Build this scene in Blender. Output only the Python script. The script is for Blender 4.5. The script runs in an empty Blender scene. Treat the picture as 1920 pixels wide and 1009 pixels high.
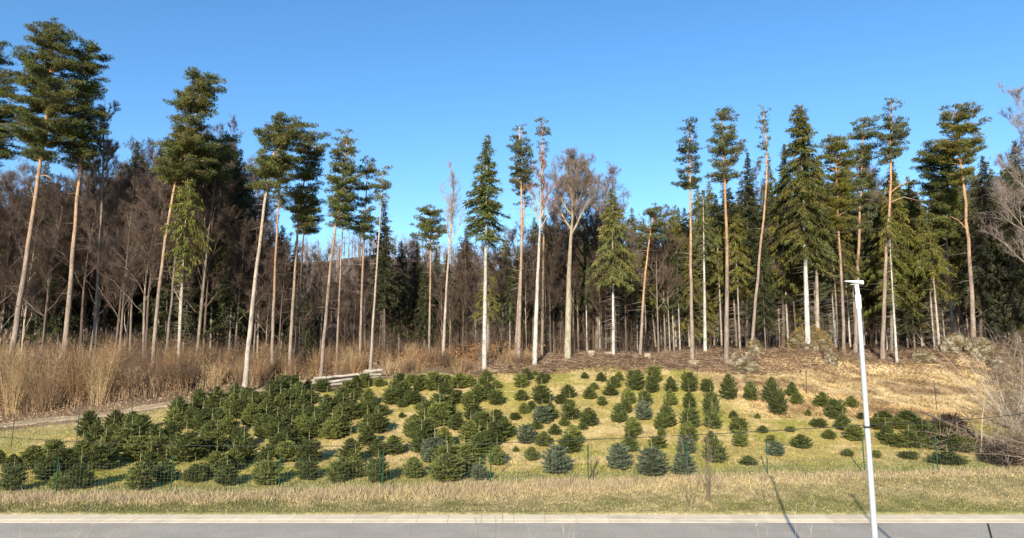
import bpy, math, random
import numpy as np
from mathutils import Vector
R = math.radians
sc = bpy.context.scene
rng = np.random.default_rng(7)

# ------------------------------------------------------------------ camera, sky, sun, exposure
F, PITCH, EYE = 1300.0, R(8.1), 6.0
cam = bpy.data.cameras.new("camera"); camo = bpy.data.objects.new("camera", cam)
sc.collection.objects.link(camo); sc.camera = camo
camo.location = (0, 0, EYE); camo.rotation_euler = (R(90) + PITCH, 0, 0)
cam.sensor_width = 36; cam.lens = 36 * F / 1920; cam.clip_start = .1; cam.clip_end = 6000
SUN_EL, SUN_AZ = R(19), R(14.5)          # shadows run away from the camera and a little to the right
w = bpy.data.worlds.new("World"); sc.world = w; w.use_nodes = True
nt = w.node_tree; bg = nt.nodes["Background"]
sky = nt.nodes.new("ShaderNodeTexSky"); sky.sky_type = 'NISHITA'; sky.sun_disc = False
sky.sun_elevation = SUN_EL; sky.sun_rotation = R(180) + SUN_AZ
sky.altitude = 900; sky.air_density = 1.0; sky.dust_density = .35; sky.ozone_density = 2.2
hs = nt.nodes.new("ShaderNodeHueSaturation"); hs.inputs['Saturation'].default_value = 1.22; nt.links.new(sky.outputs[0], hs.inputs['Color'])
nt.links.new(hs.outputs[0], bg.inputs[0]); bg.inputs[1].default_value = .13
sl = bpy.data.lights.new("sun", 'SUN'); sl.energy = 5.0; sl.angle = R(.5); sl.color = (1, .90, .74)
so = bpy.data.objects.new("sun", sl); sc.collection.objects.link(so)
so.rotation_euler = Vector((math.sin(SUN_AZ)*math.cos(SUN_EL), math.cos(SUN_AZ)*math.cos(SUN_EL), -math.sin(SUN_EL))).to_track_quat('-Z', 'Y').to_euler()
sc.view_settings.view_transform = 'Standard'; sc.view_settings.look = 'None'
sc.view_settings.exposure = .9; sc.view_settings.gamma = 1

# ------------------------------------------------------------------ picture <-> place
CP, SP = math.cos(PITCH), math.sin(PITCH)
def slope(v): return (F*SP + (504.5 - v)*CP) / (F*CP - (504.5 - v)*SP)
def tx(u, v): return (u - 960) / (F*CP - (504.5 - v)*SP)
def at(u, v, D): return np.array((D*tx(u, v), D, EYE + D*slope(v)))

DK = np.array([29.7, 33, 36, 40, 45, 50, 55, 60, 66, 80, 110])
VK = {0:    [966, 927, 897, 862, 825, 797, 770, 745, 715, 690, 650],
      480:  [966, 920, 890, 852, 812, 775, 742, 722, 705, 685, 650],
      960:  [966, 912, 880, 838, 786, 742, 705, 680, 662, 650, 640],
      1300: [966, 908, 875, 830, 778, 735, 703, 675, 657, 645, 635],
      1600: [966, 905, 880, 838, 790, 748, 712, 680, 660, 640, 630],
      1920: [966, 905, 882, 850, 800, 752, 705, 668, 645, 635, 625]}
TK = np.array([(u - 960)/1322 for u in VK])
ZK = []
for u, vs in VK.items():
    ZK.append([.11] + [EYE + D*slope(v) for D, v in zip(DK[1:], vs[1:])])
ZK = np.array(ZK)
HT = {0: 462, 300: 440, 560: 452, 640: 462, 760: 455, 900: 470, 1200: 485, 1920: 485}
TG = np.linspace(-.85, .85, 171)
DG = np.concatenate([np.arange(29.5, 130, .25), np.arange(130, 320, 4.), [330, 400, 600, 1500, 6000]])
hv = np.interp(TG*1322 + 960, list(HT), list(HT.values()))
ZG = np.zeros((len(TG), len(DG)))
for i, t in enumerate(TG):
    prof = np.array([np.interp(t, TK, ZK[:, k]) for k in range(len(DK))])
    htop = EYE + 265*slope(hv[i]) - 7
    ZG[i] = np.interp(DG, list(DK) + [150, 200, 265, 330, 600, 6000], list(prof) + [prof[-1] + 1, prof[-1]*.5 + htop*.38, htop, htop*.9, 10, 0])
def blur(a, n, ax):
    k = np.hanning(n + 2)[1:-1]; k /= k.sum()
    a = np.moveaxis(a, ax, -1)
    p = np.concatenate([np.repeat(a[..., :1], n//2, -1), a, np.repeat(a[..., -1:], n//2, -1)], -1)
    o = sum(p[..., j:j + a.shape[-1]]*k[j] for j in range(n))
    return np.moveaxis(o, -1, ax)
nn = 400
ZG[:, :nn] = blur(ZG[:, :nn], 13, 1); ZG = blur(ZG, 15, 0)
def zbase(x, y):
    x = np.asarray(x, float); y = np.asarray(y, float)
    t = np.clip(x/np.maximum(y, 5), TG[0], TG[-1] - 1e-6)
    ti = (t - TG[0])/(TG[1] - TG[0]); i = np.clip(ti.astype(int), 0, len(TG) - 2); a = ti - i
    yy = np.clip(y, DG[0], DG[-1] - 1e-3); j = np.clip(np.searchsorted(DG, yy, 'right') - 1, 0, len(DG) - 2)
    b = (yy - DG[j])/(DG[j + 1] - DG[j])
    return (ZG[i, j]*(1-a) + ZG[i+1, j]*a)*(1-b) + (ZG[i, j+1]*(1-a) + ZG[i+1, j+1]*a)*b
def noise2(x, y, s):     # smooth value noise
    x = np.asarray(x)/s; y = np.asarray(y)/s
    xi = np.floor(x).astype(int); yi = np.floor(y).astype(int); fx = x - xi; fy = y - yi
    fx = fx*fx*(3 - 2*fx); fy = fy*fy*(3 - 2*fy)
    h = lambda a, b: np.modf(np.abs(np.sin(a*127.1 + b*311.7 + s*17.3)*43758.5453))[0]
    return (h(xi, yi)*(1-fx) + h(xi+1, yi)*fx)*(1-fy) + (h(xi, yi+1)*(1-fx) + h(xi+1, yi+1)*fx)*fy
def gz(x, y):
    x = np.asarray(x, float); y = np.asarray(y, float)
    k = np.clip((y - 30)/3, 0, 1)
    z = zbase(x, y) + k*((noise2(x, y, 2.1) - .5)*.16 + (noise2(x, y, .7) - .5)*.05)
    rk = np.clip((y - 54)/3, 0, 1)*np.clip((140 - y)/10, 0, 1)
    z = z + rk*((noise2(x, y, 3.3) - .5)*.7 + (noise2(x, y, 1.2) - .5)*.3)
    for mx, my, mh, mr in ((23.2, 59.5, .9, 4.2), (37.5, 60, .7, 3.5), (7, 60, .35, 4)): z = z + mh*np.exp(-((x-mx)/mr)**2 - ((y-my)/2.2)**2)
    fk = np.clip((y - 130)/30, 0, 1)
    return z + fk*((noise2(x, y, 28) - .5)*7)
def ground_hit(u, v):    # where the sight line through a picture point meets the ground
    D = np.arange(27, 115, .04); s = slope(v); t = tx(u, v)
    d = EYE + D*s - zbase(D*t, D)
    k = np.argmax(d <= 0) if (d <= 0).any() else len(D) - 1
    return D[k]*t, D[k]

# ------------------------------------------------------------------ mesh builder
class MB:
    def __init__(s): s.v = []; s.f3 = []; s.f4 = []; s.c3 = []; s.c4 = []; s.n = 0
    def _add(s, V): s.v.append(V); k = s.n; s.n += len(V); return k
    def tris(s, V, col):            # V (n,3,3), col (n,3) or (3,)
        n = len(V)
        if n == 0: return
        k = s._add(V.reshape(-1, 3)); s.f3.append(k + np.arange(n*3).reshape(-1, 3)); s.c3.append(np.broadcast_to(col, (n, 3)))
    def faces(s, V, Fc, col):
        k = s._add(np.asarray(V, float)); Fc = np.asarray(Fc) + k
        c = np.broadcast_to(col, (len(Fc), 3))
        if Fc.shape[1] == 3: s.f3.append(Fc); s.c3.append(c)
        else: s.f4.append(Fc); s.c4.append(c)
    def tube(s, P, r, col=(.5, .5, .5), sides=6, cap=True):
        P = np.asarray(P, float); n = len(P); r = np.broadcast_to(r, n)
        d = np.gradient(P, axis=0); d /= np.linalg.norm(d, axis=1)[:, None] + 1e-9
        ref = np.array((0, 0, 1.)) if abs(d[0, 2]) < .8 else np.array((1., 0, 0))
        a = np.cross(d, ref); a /= np.linalg.norm(a, axis=1)[:, None] + 1e-9; b = np.cross(d, a)
        th = np.arange(sides)*2*math.pi/sides
        V = P[:, None] + r[:, None, None]*(a[:, None]*np.cos(th)[None, :, None] + b[:, None]*np.sin(th)[None, :, None])
        V = V.reshape(-1, 3)
        i = np.arange(n-1)[:, None]*sides; j = np.arange(sides)[None]; j2 = (j+1) % sides
        Q = np.stack([i+j, i+j2, i+sides+j2, i+sides+j], -1).reshape(-1, 4)
        col = np.asarray(col, float)
        if col.ndim == 2 and len(col) == n: col = np.repeat(col[:-1], sides, 0)
        s.faces(V, Q, col)
        if cap:
            for e, o in ((0, 0), (n-1, (n-1)*sides)):
                ring = V[o:o+sides]; c = P[e]
                T = np.stack([np.broadcast_to(c, ring.shape), ring, np.roll(ring, -1, 0)], 1)
                s.tris(T, col[0] if col.ndim == 2 else col)
    def cones(s, A, B, r, col):     # thin three sided tapering stems
        A = np.asarray(A, float); B = np.asarray(B, float); n = len(A)
        if n == 0: return
        r = np.broadcast_to(r, n)[:, None]
        d = B - A; d = d/(np.linalg.norm(d, axis=1)[:, None] + 1e-9)
        ref = np.where(np.abs(d[:, 2:]) < .8, np.array((0, 0, 1.)), np.array((1., 0, 0)))
        a = np.cross(d, ref); a /= np.linalg.norm(a, axis=1)[:, None] + 1e-9; b = np.cross(d, a)
        ring = [A + r*(a*math.cos(t) + b*math.sin(t)) for t in (0, 2.094, 4.189)]
        c = np.broadcast_to(col, (n, 3))
        for k in range(3): s.tris(np.stack([ring[k], ring[(k+1) % 3], B], 1), c)
    def shards(s, C, d, L, W, col):  # needle sprays, small leaves, grass blades
        C = np.asarray(C, float); n = len(C)
        if n == 0: return
        d = d/(np.linalg.norm(d, axis=1)[:, None] + 1e-9)
        q = rng.normal(size=(n, 3)); a = np.cross(d, q); a /= np.linalg.norm(a, axis=1)[:, None] + 1e-9
        L = np.broadcast_to(L, n)[:, None]; W = np.broadcast_to(W, n)[:, None]
        s.tris(np.stack([C - a*W*.5, C + a*W*.5, C + d*L], 1), col)
    def box(s, c, h, col=(.5, .5, .5), M=None):
        V = np.array([(x, y, z) for x in (-1, 1) for y in (-1, 1) for z in (-1, 1)], float)*h
        if M is not None: V = V @ np.asarray(M).T
        s.faces(V + np.asarray(c), [(0, 1, 3, 2), (4, 6, 7, 5), (0, 4, 5, 1), (2, 3, 7, 6), (0, 2, 6, 4), (1, 5, 7, 3)], col)
    def data(s, name, mat, smooth=False):
        V = np.concatenate(s.v) if s.v else np.zeros((0, 3))
        f3 = np.concatenate(s.f3) if s.f3 else np.zeros((0, 3), int); f4 = np.concatenate(s.f4) if s.f4 else np.zeros((0, 4), int)
        c = np.concatenate(([np.concatenate(s.c3)] if s.c3 else []) + ([np.concatenate(s.c4)] if s.c4 else []))
        m = bpy.data.meshes.new(name)
        m.vertices.add(len(V)); m.vertices.foreach_set('co', V.astype(np.float32).ravel())
        nl = len(f3)*3 + len(f4)*4; m.loops.add(nl)
        m.loops.foreach_set('vertex_index', np.concatenate([f3.ravel(), f4.ravel()]).astype(np.int32))
        m.polygons.add(len(f3) + len(f4))
        tot = np.concatenate([np.full(len(f3), 3), np.full(len(f4), 4)]).astype(np.int32)
        st = np.concatenate([[0], np.cumsum(tot)[:-1]]).astype(np.int32)
        m.polygons.foreach_set('loop_start', st); m.polygons.foreach_set('loop_total', tot)
        at_ = m.attributes.new('Col', 'FLOAT_COLOR', 'FACE')
        cc = np.ones((len(c), 4), np.float32); cc[:, :3] = c; at_.data.foreach_set('color', cc.ravel())
        m.update(calc_edges=True)
        m.polygons.foreach_set('use_smooth', np.full(len(m.polygons), smooth))
        if mat: m.materials.append(mat)
        return m
def link(name, data=None, parent=None, loc=None):
    o = bpy.data.objects.new(name, data); sc.collection.objects.link(o)
    if parent: o.parent = parent
    if loc is not None: o.location = [float(c) for c in loc]
    return o
def tag(o, label, cat, group=None, kind=None):
    if label: o['label'] = label
    if cat: o['category'] = cat
    if group: o['group'] = group
    if kind: o['kind'] = kind
    return o
def dup(root, loc, rz=0, scale=(1, 1, 1)):
    r = root.copy(); sc.collection.objects.link(r); r.location = [float(c) for c in loc]; r.rotation_euler = (0, 0, rz); r.scale = scale
    for ch in PARTS[root.name]:
        c = ch.copy(); sc.collection.objects.link(c); c.parent = r
    return r
PARTS = {}

# ------------------------------------------------------------------ materials
def mat(name, rough=.9, nscale=8, lo=.75, hi=1.25, bump=0, bscale=30, vary=0, spec=.2, trans=0, tint=None, stretch=None, n2=None):
    m = bpy.data.materials.new(name); m.use_nodes = True; t = m.node_tree; N = t.nodes; L = t.links
    b = N["Principled BSDF"]; b.inputs['Roughness'].default_value = rough; b.inputs['Specular IOR Level'].default_value = spec
    if tint is None:
        a = N.new("ShaderNodeAttribute"); a.attribute_name = 'Col'; src = a.outputs['Color']
    else:
        a = N.new("ShaderNodeRGB"); a.outputs[0].default_value = (*tint, 1); src = a.outputs[0]
    tc = N.new("ShaderNodeTexCoord"); co = tc.outputs['Object']
    if stretch:
        mp = N.new("ShaderNodeMapping"); mp.inputs['Scale'].default_value = stretch; L.new(co, mp.inputs[0]); co = mp.outputs[0]
    def nz(sc_, lo_, hi_, det=5):
        n = N.new("ShaderNodeTexNoise"); n.inputs['Scale'].default_value = sc_; n.inputs['Detail'].default_value = det; n.inputs['Roughness'].default_value = .65
        L.new(co, n.inputs['Vector']); r = N.new("ShaderNodeMapRange")
        r.inputs[1].default_value = .3; r.inputs[2].default_value = .7; r.inputs[3].default_value = lo_; r.inputs[4].default_value = hi_
        L.new(n.outputs[0], r.inputs[0]); return r.outputs[0]
    def mul(a_, b_):
        x = N.new("ShaderNodeVectorMath"); x.operation = 'SCALE'; L.new(a_, x.inputs[0]); L.new(b_, x.inputs['Scale']); return x.outputs[0]
    c = mul(src, nz(nscale, lo, hi))
    if n2: c = mul(c, nz(n2[0], n2[1], n2[2]))
    if vary:
        oi = N.new("ShaderNodeObjectInfo"); r = N.new("ShaderNodeMapRange"); r.inputs[3].default_value = 1-vary; r.inputs[4].default_value = 1+vary
        L.new(oi.outputs['Random'], r.inputs[0]); c = mul(c, r.outputs[0])
    L.new(c, b.inputs['Base Color'])
    if bump:
        n = N.new("ShaderNodeTexNoise"); n.inputs['Scale'].default_value = bscale; n.inputs['Detail'].default_value = 6; L.new(co, n.inputs['Vector'])
        bp = N.new("ShaderNodeBump"); bp.inputs['Strength'].default_value = bump; bp.inputs['Distance'].default_value = .05
        L.new(n.outputs[0], bp.inputs['Height']); L.new(bp.outputs[0], b.inputs['Normal'])
    if trans:
        tr = N.new("ShaderNodeBsdfTranslucent"); L.new(c, tr.inputs['Color']); mx = N.new("ShaderNodeMixShader"); mx.inputs[0].default_value = trans
        L.new(b.outputs[0], mx.inputs[1]); L.new(tr.outputs[0], mx.inputs[2]); L.new(mx.outputs[0], N["Material Output"].inputs[0])
    return m
M_ground = mat('turf_and_litter', nscale=3, lo=.65, hi=1.35, n2=(13, .55, 1.45), bump=.9, bscale=14)
M_blade = mat('dry_grass', nscale=2.5, lo=.8, hi=1.2, trans=.25)
M_twig = mat('twigs', nscale=2, lo=.8, hi=1.2)
M_bark = mat('bark', nscale=1.3, lo=.55, hi=1.3, bump=1, bscale=9, stretch=(3, 3, .9), vary=.12, n2=(5, .6, 1.35))
M_pine = mat('pine_needles', rough=.7, nscale=.8, lo=.75, hi=1.3, vary=.08, spec=.3, trans=.12)
M_fir = mat('fir_needles', rough=.6, nscale=3, lo=.8, hi=1.25, vary=.22, spec=.35, trans=.1)
M_wood = mat('cut_wood', nscale=3, lo=.45, hi=1.25, stretch=(.5, 4, 4), bump=.5, bscale=20)
M_rock = mat('mossy_rock', nscale=2.2, lo=.5, hi=1.4, bump=1, bscale=5, n2=(9, .6, 1.3))
M_asphalt = mat('asphalt', nscale=.6, lo=.86, hi=1.1, n2=(11, .78, 1.22), tint=(.42, .37, .30), bump=.2, bscale=120)
M_stone = mat('kerb_stone', nscale=1.2, lo=.85, hi=1.12, n2=(30, .85, 1.12))
M_green = mat('green_post', rough=.5, nscale=20, lo=.9, hi=1.1, tint=(.012, .055, .032))
M_dark = mat('dark_metal', rough=.6, nscale=20, lo=.9, hi=1.1, tint=(.03, .035, .03))
M_wire = mat('wire', rough=.5, nscale=20, lo=.9, hi=1.1, tint=(.13, .17, .13))
M_cable = mat('cable', rough=.6, nscale=20, lo=.9, hi=1.1, tint=(.03, .03, .028))
M_pole = mat('galvanised_pole', rough=.45, nscale=1.2, lo=.93, hi=1.05, tint=(.36, .375, .40), spec=.5, n2=(14, .96, 1.04))
M_lampw = mat('white_lamp_paint', rough=.4, nscale=6, lo=.95, hi=1.05, tint=(.75, .76, .78), spec=.5)

# ------------------------------------------------------------------ ground colours by kind of cover
def lerp(a, b, k): return a*(1-k[:, None]) + b*k[:, None]
def sstep(a, b, x): k = np.clip((x - a)/(b - a), 0, 1); return k*k*(3 - 2*k)
C_green = np.array((.185, .175, .06)); C_plant = np.array((.37, .285, .09)); C_plant2 = np.array((.26, .25, .045))
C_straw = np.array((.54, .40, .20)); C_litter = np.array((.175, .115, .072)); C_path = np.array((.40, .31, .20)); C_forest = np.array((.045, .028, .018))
C_dry = np.array((.42, .33, .165))
def fence_y(x): return 32.5 + np.interp(x, [-30, -8, 14, 24, 40], [0, .3, 2.2, 3.6, 5.5])
def top_y(x):   return np.interp(x, [-60, -38, -22, -12, 0, 8, 16, 22, 27, 40], [40, 45, 54, 56.5, 56.5, 56.5, 55, 50.5, 47, 44])
def path_y(x):  return np.interp(x, [-70, -38, -30, -22, -14, 0], [44, 48.6, 51.6, 56.2, 59.5, 62])
def gcol(x, y):
    n = x.size; x = x.ravel(); y = y.ravel()
    a = noise2(x, y, 5.); b = noise2(x, y, 1.3); c3 = noise2(x, y, .5); y2 = y + (b - .5)*1.1 + (c3 - .5)*.5
    c = np.tile(C_green, (n, 1))
    c = lerp(c, C_dry*.8, np.clip(sstep(.3, .8, a*.3 + b*.3 + c3*.4)*.7 + sstep(30.6, 31.6, y2)*.55, 0, .9))
    fy = fence_y(x)
    c = lerp(c, C_dry*1.0, sstep(-2.1, -1.3, y2 - fy)*.85)
    c = lerp(c, np.array((.23, .225, .075)), sstep(-.2, .5, y2 - fy)*.9)
    c = lerp(c, C_plant, sstep(.8, 3, y2 - fy)*.8)
    k = sstep(.8, 3, y - fy)*sstep(.45, .7, noise2(x + 40, y, 2.6)*.6 + b*.4); c = lerp(c, C_plant2, k*.7)
    k = sstep(.8, 3, y - fy)*sstep(.5, .75, noise2(x, y + 70, 1.7)*.6 + c3*.4); c = lerp(c, C_straw*.95, k*.65)
    rs = sstep(13, 17, x + (a-.5)*3)*sstep(44, 47, y2)                     # straw bank on the right
    c = lerp(c, C_straw*1.05, rs); c = lerp(c, np.array((.25, .16, .085)), rs*sstep(.38, .7, noise2(x, y+9, 1.1)*.5 + noise2(x+5, y, 3.1)*.5)*.75)
    lb = sstep(0, -6, x - np.interp(y, [35, 45, 55], [-28, -27, -16])) ; c = lerp(c, C_dry*.62 + C_green*.35, lb*.6*sstep(34, 38, y))
    ty = top_y(x)
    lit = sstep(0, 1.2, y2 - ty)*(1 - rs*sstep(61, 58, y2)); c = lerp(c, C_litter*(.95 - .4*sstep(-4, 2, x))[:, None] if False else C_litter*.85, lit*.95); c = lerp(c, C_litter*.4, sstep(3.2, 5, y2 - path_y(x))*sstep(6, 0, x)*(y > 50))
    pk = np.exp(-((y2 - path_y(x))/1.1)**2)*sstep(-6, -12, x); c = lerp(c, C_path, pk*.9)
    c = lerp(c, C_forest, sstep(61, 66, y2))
    c = lerp(c, np.array((.10, .075, .06)), sstep(120, 150, y))
    return c*(1 + (c3[:, None]-.5)*.25)
xs = np.concatenate([[-6000, -2500, -1000, -500, -300, -200, -150, -120, -100], np.arange(-85, 85.1, .5), [100, 120, 150, 200, 300, 500, 1000, 2500, 6000]])
ys = np.concatenate([[-3000, -600, -100, -40, 0, 20, 29.28], [29.35], np.arange(29.4, 70, .33), np.arange(70, 135, 1.5), np.arange(136, 330, 6), [350, 400, 500, 700, 1000, 1800, 3500, 6000]])
X, Y = np.meshgrid(xs, ys, indexing='ij'); Z = gz(X, Y); Z = np.where(Y < 29.3, -.06, np.where(Y < 29.37, .07, Z))
nx, ny = X.shape; i, j = np.meshgrid(np.arange(nx-1), np.arange(ny-1), indexing='ij')
Q = np.stack([i*ny+j, (i+1)*ny+j, (i+1)*ny+j+1, i*ny+j+1], -1).reshape(-1, 4)
b = MB(); xc = (X[:-1, :-1]+X[1:, 1:])/2; yc = (Y[:-1, :-1]+Y[1:, 1:])/2
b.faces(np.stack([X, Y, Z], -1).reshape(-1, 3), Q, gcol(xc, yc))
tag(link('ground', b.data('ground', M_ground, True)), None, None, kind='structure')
# road with its gutter strip of pale slabs
b = MB(); b.faces([(-400, 19.5, 0), (400, 19.5, 0), (400, 28.22, 0), (-400, 28.22, 0)], [(0, 1, 2, 3)], (.2, .2, .2))
tag(link('road', b.data('road', M_asphalt)), None, None, kind='structure')
b = MB(); x = -45.
while x < 45:
    L_ = rng.uniform(.94, 1.06)*1.25; k = rng.uniform(.95, 1.04); cc = np.array((.68, .57, .41))*k
    for (y0, y1, z0, z1) in ((28.22, 28.60, .006, .045), (28.62, 29.33, .047, .085)):
        xa, xb = x + .006, x + L_ - .006; cs = cc*rng.uniform(.93, 1.04)
        b.faces([(xa, y0, z0), (xb, y0, z0), (xb, y1, z1), (xa, y1, z1), (xa, y0, -.05), (xb, y0, -.05), (xb, y1, -.05), (xa, y1, -.05)], [(0, 1, 2, 3), (0, 4, 5, 1), (1, 5, 6, 2), (2, 6, 7, 3), (3, 7, 4, 0)], cs)
    x += L_
tag(link('pavement', b.data('pavement', M_stone)), None, None, kind='structure')
b = MB(); xj = at(1858, 995, 27)[0]
q0 = at(1852, 981, 28.1); q1 = at(1864, 1030, 24.5); dx_ = .035
b.faces([(q1[0]-dx_, q1[1], .006), (q1[0]+dx_, q1[1], .006), (q0[0]+dx_, q0[1], .006), (q0[0]-dx_, q0[1], .006)], [(0, 1, 2, 3)], (.1, .1, .1))
tag(link('road_joint', b.data('road_joint', M_dark)), None, None, kind='structure')
# farm path
b = MB(); px_ = np.arange(-75, -9, .6); V = []
for x in px_:
    yb = path_y(x)
    for o_ in (-.85, -.5, 0, .5, .85): V.append((x, yb + o_, float(gz(x, yb + o_)) + .045 - (.03 if abs(o_) > .6 else 0)))
V = np.array(V); n = len(px_); Q = np.array([(i*5+j, (i+1)*5+j, (i+1)*5+j+1, i*5+j+1) for i in range(n-1) for j in range(4)])
cc = np.tile(C_path*1.1, (len(Q), 1)); cc[1::4] *= .7; cc[2::4] *= .72; cc[3::4] *= 1.25; cc *= rng.uniform(.85, 1.1, (len(Q), 1))
b.faces(V, Q, cc); tag(link('path', b.data('path', mat('trodden_earth', nscale=2, lo=.7, hi=1.25, n2=(12, .8, 1.2), bump=.6, bscale=15), True)), None, None, kind='structure')

# ------------------------------------------------------------------ grass, scrub, litter (uncountable)
def scatter(n, x0, x1, y0, y1):
    D = np.sqrt(rng.uniform(y0**2, y1**2, n)) if True else 0
    return rng.uniform(x0, x1, n), rng.uniform(y0, y1, n)
def wedge(n, y0, y1, u0, u1):
    y = rng.uniform(y0, y1, n); t = rng.uniform((u0-960)/1310, (u1-960)/1310, n); return y*t, y
b = MB(); x, y = wedge(135000, 29.7, 58, -60, 1990); x2, y2 = wedge(45000, 46, 59, 1440, 1930); k = noise2(x2, y2, 1.)**1.5*1.6 > rng.random(len(x2)); x = np.concatenate([x, x2[k]]); y = np.concatenate([y, y2[k]])
fy = fence_y(x); ty = top_y(x)
keep = (y < ty + 1.5) & (np.abs(y - path_y(x)) + 10*(x > -10) > .9); x, y, fy = x[keep], y[keep], fy[keep]
n = len(x); z = gz(x, y); c = gcol(x, y)*rng.uniform(.5, 1.75, (n, 1))
h = np.where(y < fy - 2, .06, np.where(y < fy, np.where(x > 9, .09, .14), .09))*rng.uniform(.6, 1.6, n)
straw = (x > 13) & (y > 45); h = np.where(straw, h*1.9, h)
d = np.stack([rng.normal(0, .6, n), rng.normal(0, .6, n) - .1, np.ones(n)], 1); d[straw, 0] -= .7; d[straw, 1] -= .6
b.shards(np.stack([x, y, z - .01], 1), d, h*1.3, .03, c)
x, y = wedge(60000, 45, 60, 1400, 1930); k = (x > 14) & (y < 60) & (noise2(x*1.6 + y, y, 1.1) > rng.uniform(.2, .9, len(x))); x, y = x[k], y[k]; n = len(x); gg = (noise2(x, y, .9) - .5)*2
b.shards(np.stack([x, y, gz(x, y)], 1), np.stack([-.5 + gg + rng.normal(0, .35, n), -.7 + rng.normal(0, .4, n), rng.uniform(.25, .8, n)], 1), rng.uniform(.12, .42, n), .035, gcol(x, y)*rng.choice([.35, .6, .95, 1.25], n)[:, None])
x, y = wedge(70000, 29.5, 37, -60, 1990); n = len(x); c = gcol(x, y)*rng.choice([.4, .8, 1.1, 1.9], n)[:, None]
b.shards(np.stack([x, y, gz(x, y) - .01], 1), np.stack([rng.normal(0, .8, n), rng.normal(0, .8, n), np.ones(n)], 1), rng.uniform(.04, .13, n), .03, c)
tag(link('meadow_grass', b.data('meadow_grass', M_blade)), 'short dry yellow green grass covering the plantation slope and verge', 'grass', kind='stuff')
b = MB(); n = 42000; x = rng.uniform(-30, 30, n); y = fence_y(x) - .8 + rng.normal(0, .5, n)
k = rng.random(n) < (.12 + .9*noise2(x, y*0, 2.3)*noise2(x, y, .8)*1.7)*np.where(x > 10, .22, 1); x, y = x[k], y[k]; n = len(x)
d = np.stack([rng.normal(0, .45, n), rng.normal(-.1, .45, n), np.ones(n)], 1)
b.shards(np.stack([x, y, gz(x, y)-.02], 1), d, rng.uniform(.12, .46, n), .02, np.array((.50, .39, .25))*rng.uniform(.6, 1.2, (n, 1)))
tag(link('tall_dry_grass', b.data('tall_dry_grass', M_blade)), 'band of pale tall dry grass along the foot of the wire fence', 'grass', kind='stuff')

def nrm(a): return a/(np.linalg.norm(a, axis=-1, keepdims=True) + 1e-9)
def stems(b, x, y, h, r, col, lean=.12, side=3, sidelen=.4, z=None):
    n = len(x); z = gz(x, y) if z is None else z; A = np.stack([x, y, z - .05], 1)
    T = A + np.stack([rng.normal(0, lean, n)*h, rng.normal(0, lean, n)*h, h], 1)
    col = np.broadcast_to(col, (n, 3))*rng.uniform(.65, 1.35, (n, 1))
    b.cones(A, T, r, col)
    for k in range(side):
        s = rng.uniform(.3, .9, n)[:, None]; S = A*(1-s) + T*s
        dd = np.stack([rng.normal(0, .5, n), rng.normal(0, .5, n), rng.uniform(.5, 1.2, n)], 1)*(sidelen*h*rng.uniform(.4, 1, n))[:, None]
        b.cones(S, S + dd, r*.6, col)
b = MB(); x, y = wedge(30000, 49, 68, -60, 1010)
u = x/y*1310 + 960; lo_ = np.interp(u, [0, 450, 620, 760, 1010], [52.0, 58.6, 60.5, 58.5, 57.5])
k = (y > lo_ + rng.normal(0, .35, len(x))) & (rng.random(len(x)) < (.12 + 1.3*noise2(x, y, 1.6)**1.5 + .5*noise2(x, y, 4.2)**2)*np.interp(u, [0, 500, 1010], [1, .85, .6])); x, y, u, lo_ = x[k], y[k], u[k], lo_[k]
h = np.interp(u, [0, 250, 450, 600, 800, 1010], [4.6, 4.0, 2.9, 2.3, 1.6, 1.0])*rng.uniform(.3, 1.15, len(x))*(.45 + .9*noise2(x, y, 3.))*np.clip(.35 + (y - lo_)/3, .35, 1)
pal = np.array([(.26, .175, .105), (.18, .115, .075), (.37, .275, .17), (.13, .085, .06)])[rng.integers(0, 4, len(x))]
kk_ = rng.random(len(x)) < .55; stems(b, x[kk_], y[kk_], h[kk_]*.6, .012, pal[kk_], .17, 3, .42)
pals = np.array([(.23, .15, .08), (.15, .095, .055), (.30, .215, .115), (.10, .065, .042), (.21, .125, .062), (.17, .11, .07)])
for q in range(280):
    uc = rng.uniform(-60, 1010); yc = np.interp(uc, [0, 450, 620, 760, 1010], [52.4, 59, 61, 59, 58]) + rng.uniform(0, 9); xc_ = yc*(uc-960)/1310
    hc = np.interp(uc, [0, 250, 450, 600, 800, 1010], [5.0, 4.6, 3.4, 2.5, 1.8, 1.1])*rng.uniform(.3, 1.15); n = int(rng.uniform(35, 110)); a = rng.uniform(0, 6.28, n); rr = rng.uniform(0, .45, n)
    cx = xc_ + np.cos(a)*rr; cy = yc + np.sin(a)*rr; ln = rng.uniform(.15, .75)*rr/.45; hh = hc*rng.uniform(.5, 1, n); A = np.stack([cx, cy, gz(cx, cy) - .05], 1)
    T = A + np.stack([np.cos(a)*ln*hh + rng.normal(0, .06, n)*hh, np.sin(a)*ln*hh + rng.normal(0, .06, n)*hh, hh], 1); col = pals[rng.integers(0, 6)]*rng.uniform(.6, 1.35, (n, 1)); b.cones(A, T, .014, col)
    for k in range(6):
        t = rng.uniform(.15, .95, (n, 1)); S = A*(1-t) + T*t; b.cones(S, S + nrm(T - A + rng.normal(0, .9, (n, 3))*hh[:, None])*hh[:, None]*.26, .008, col*rng.uniform(.6, 1.3, (n, 1)))

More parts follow.
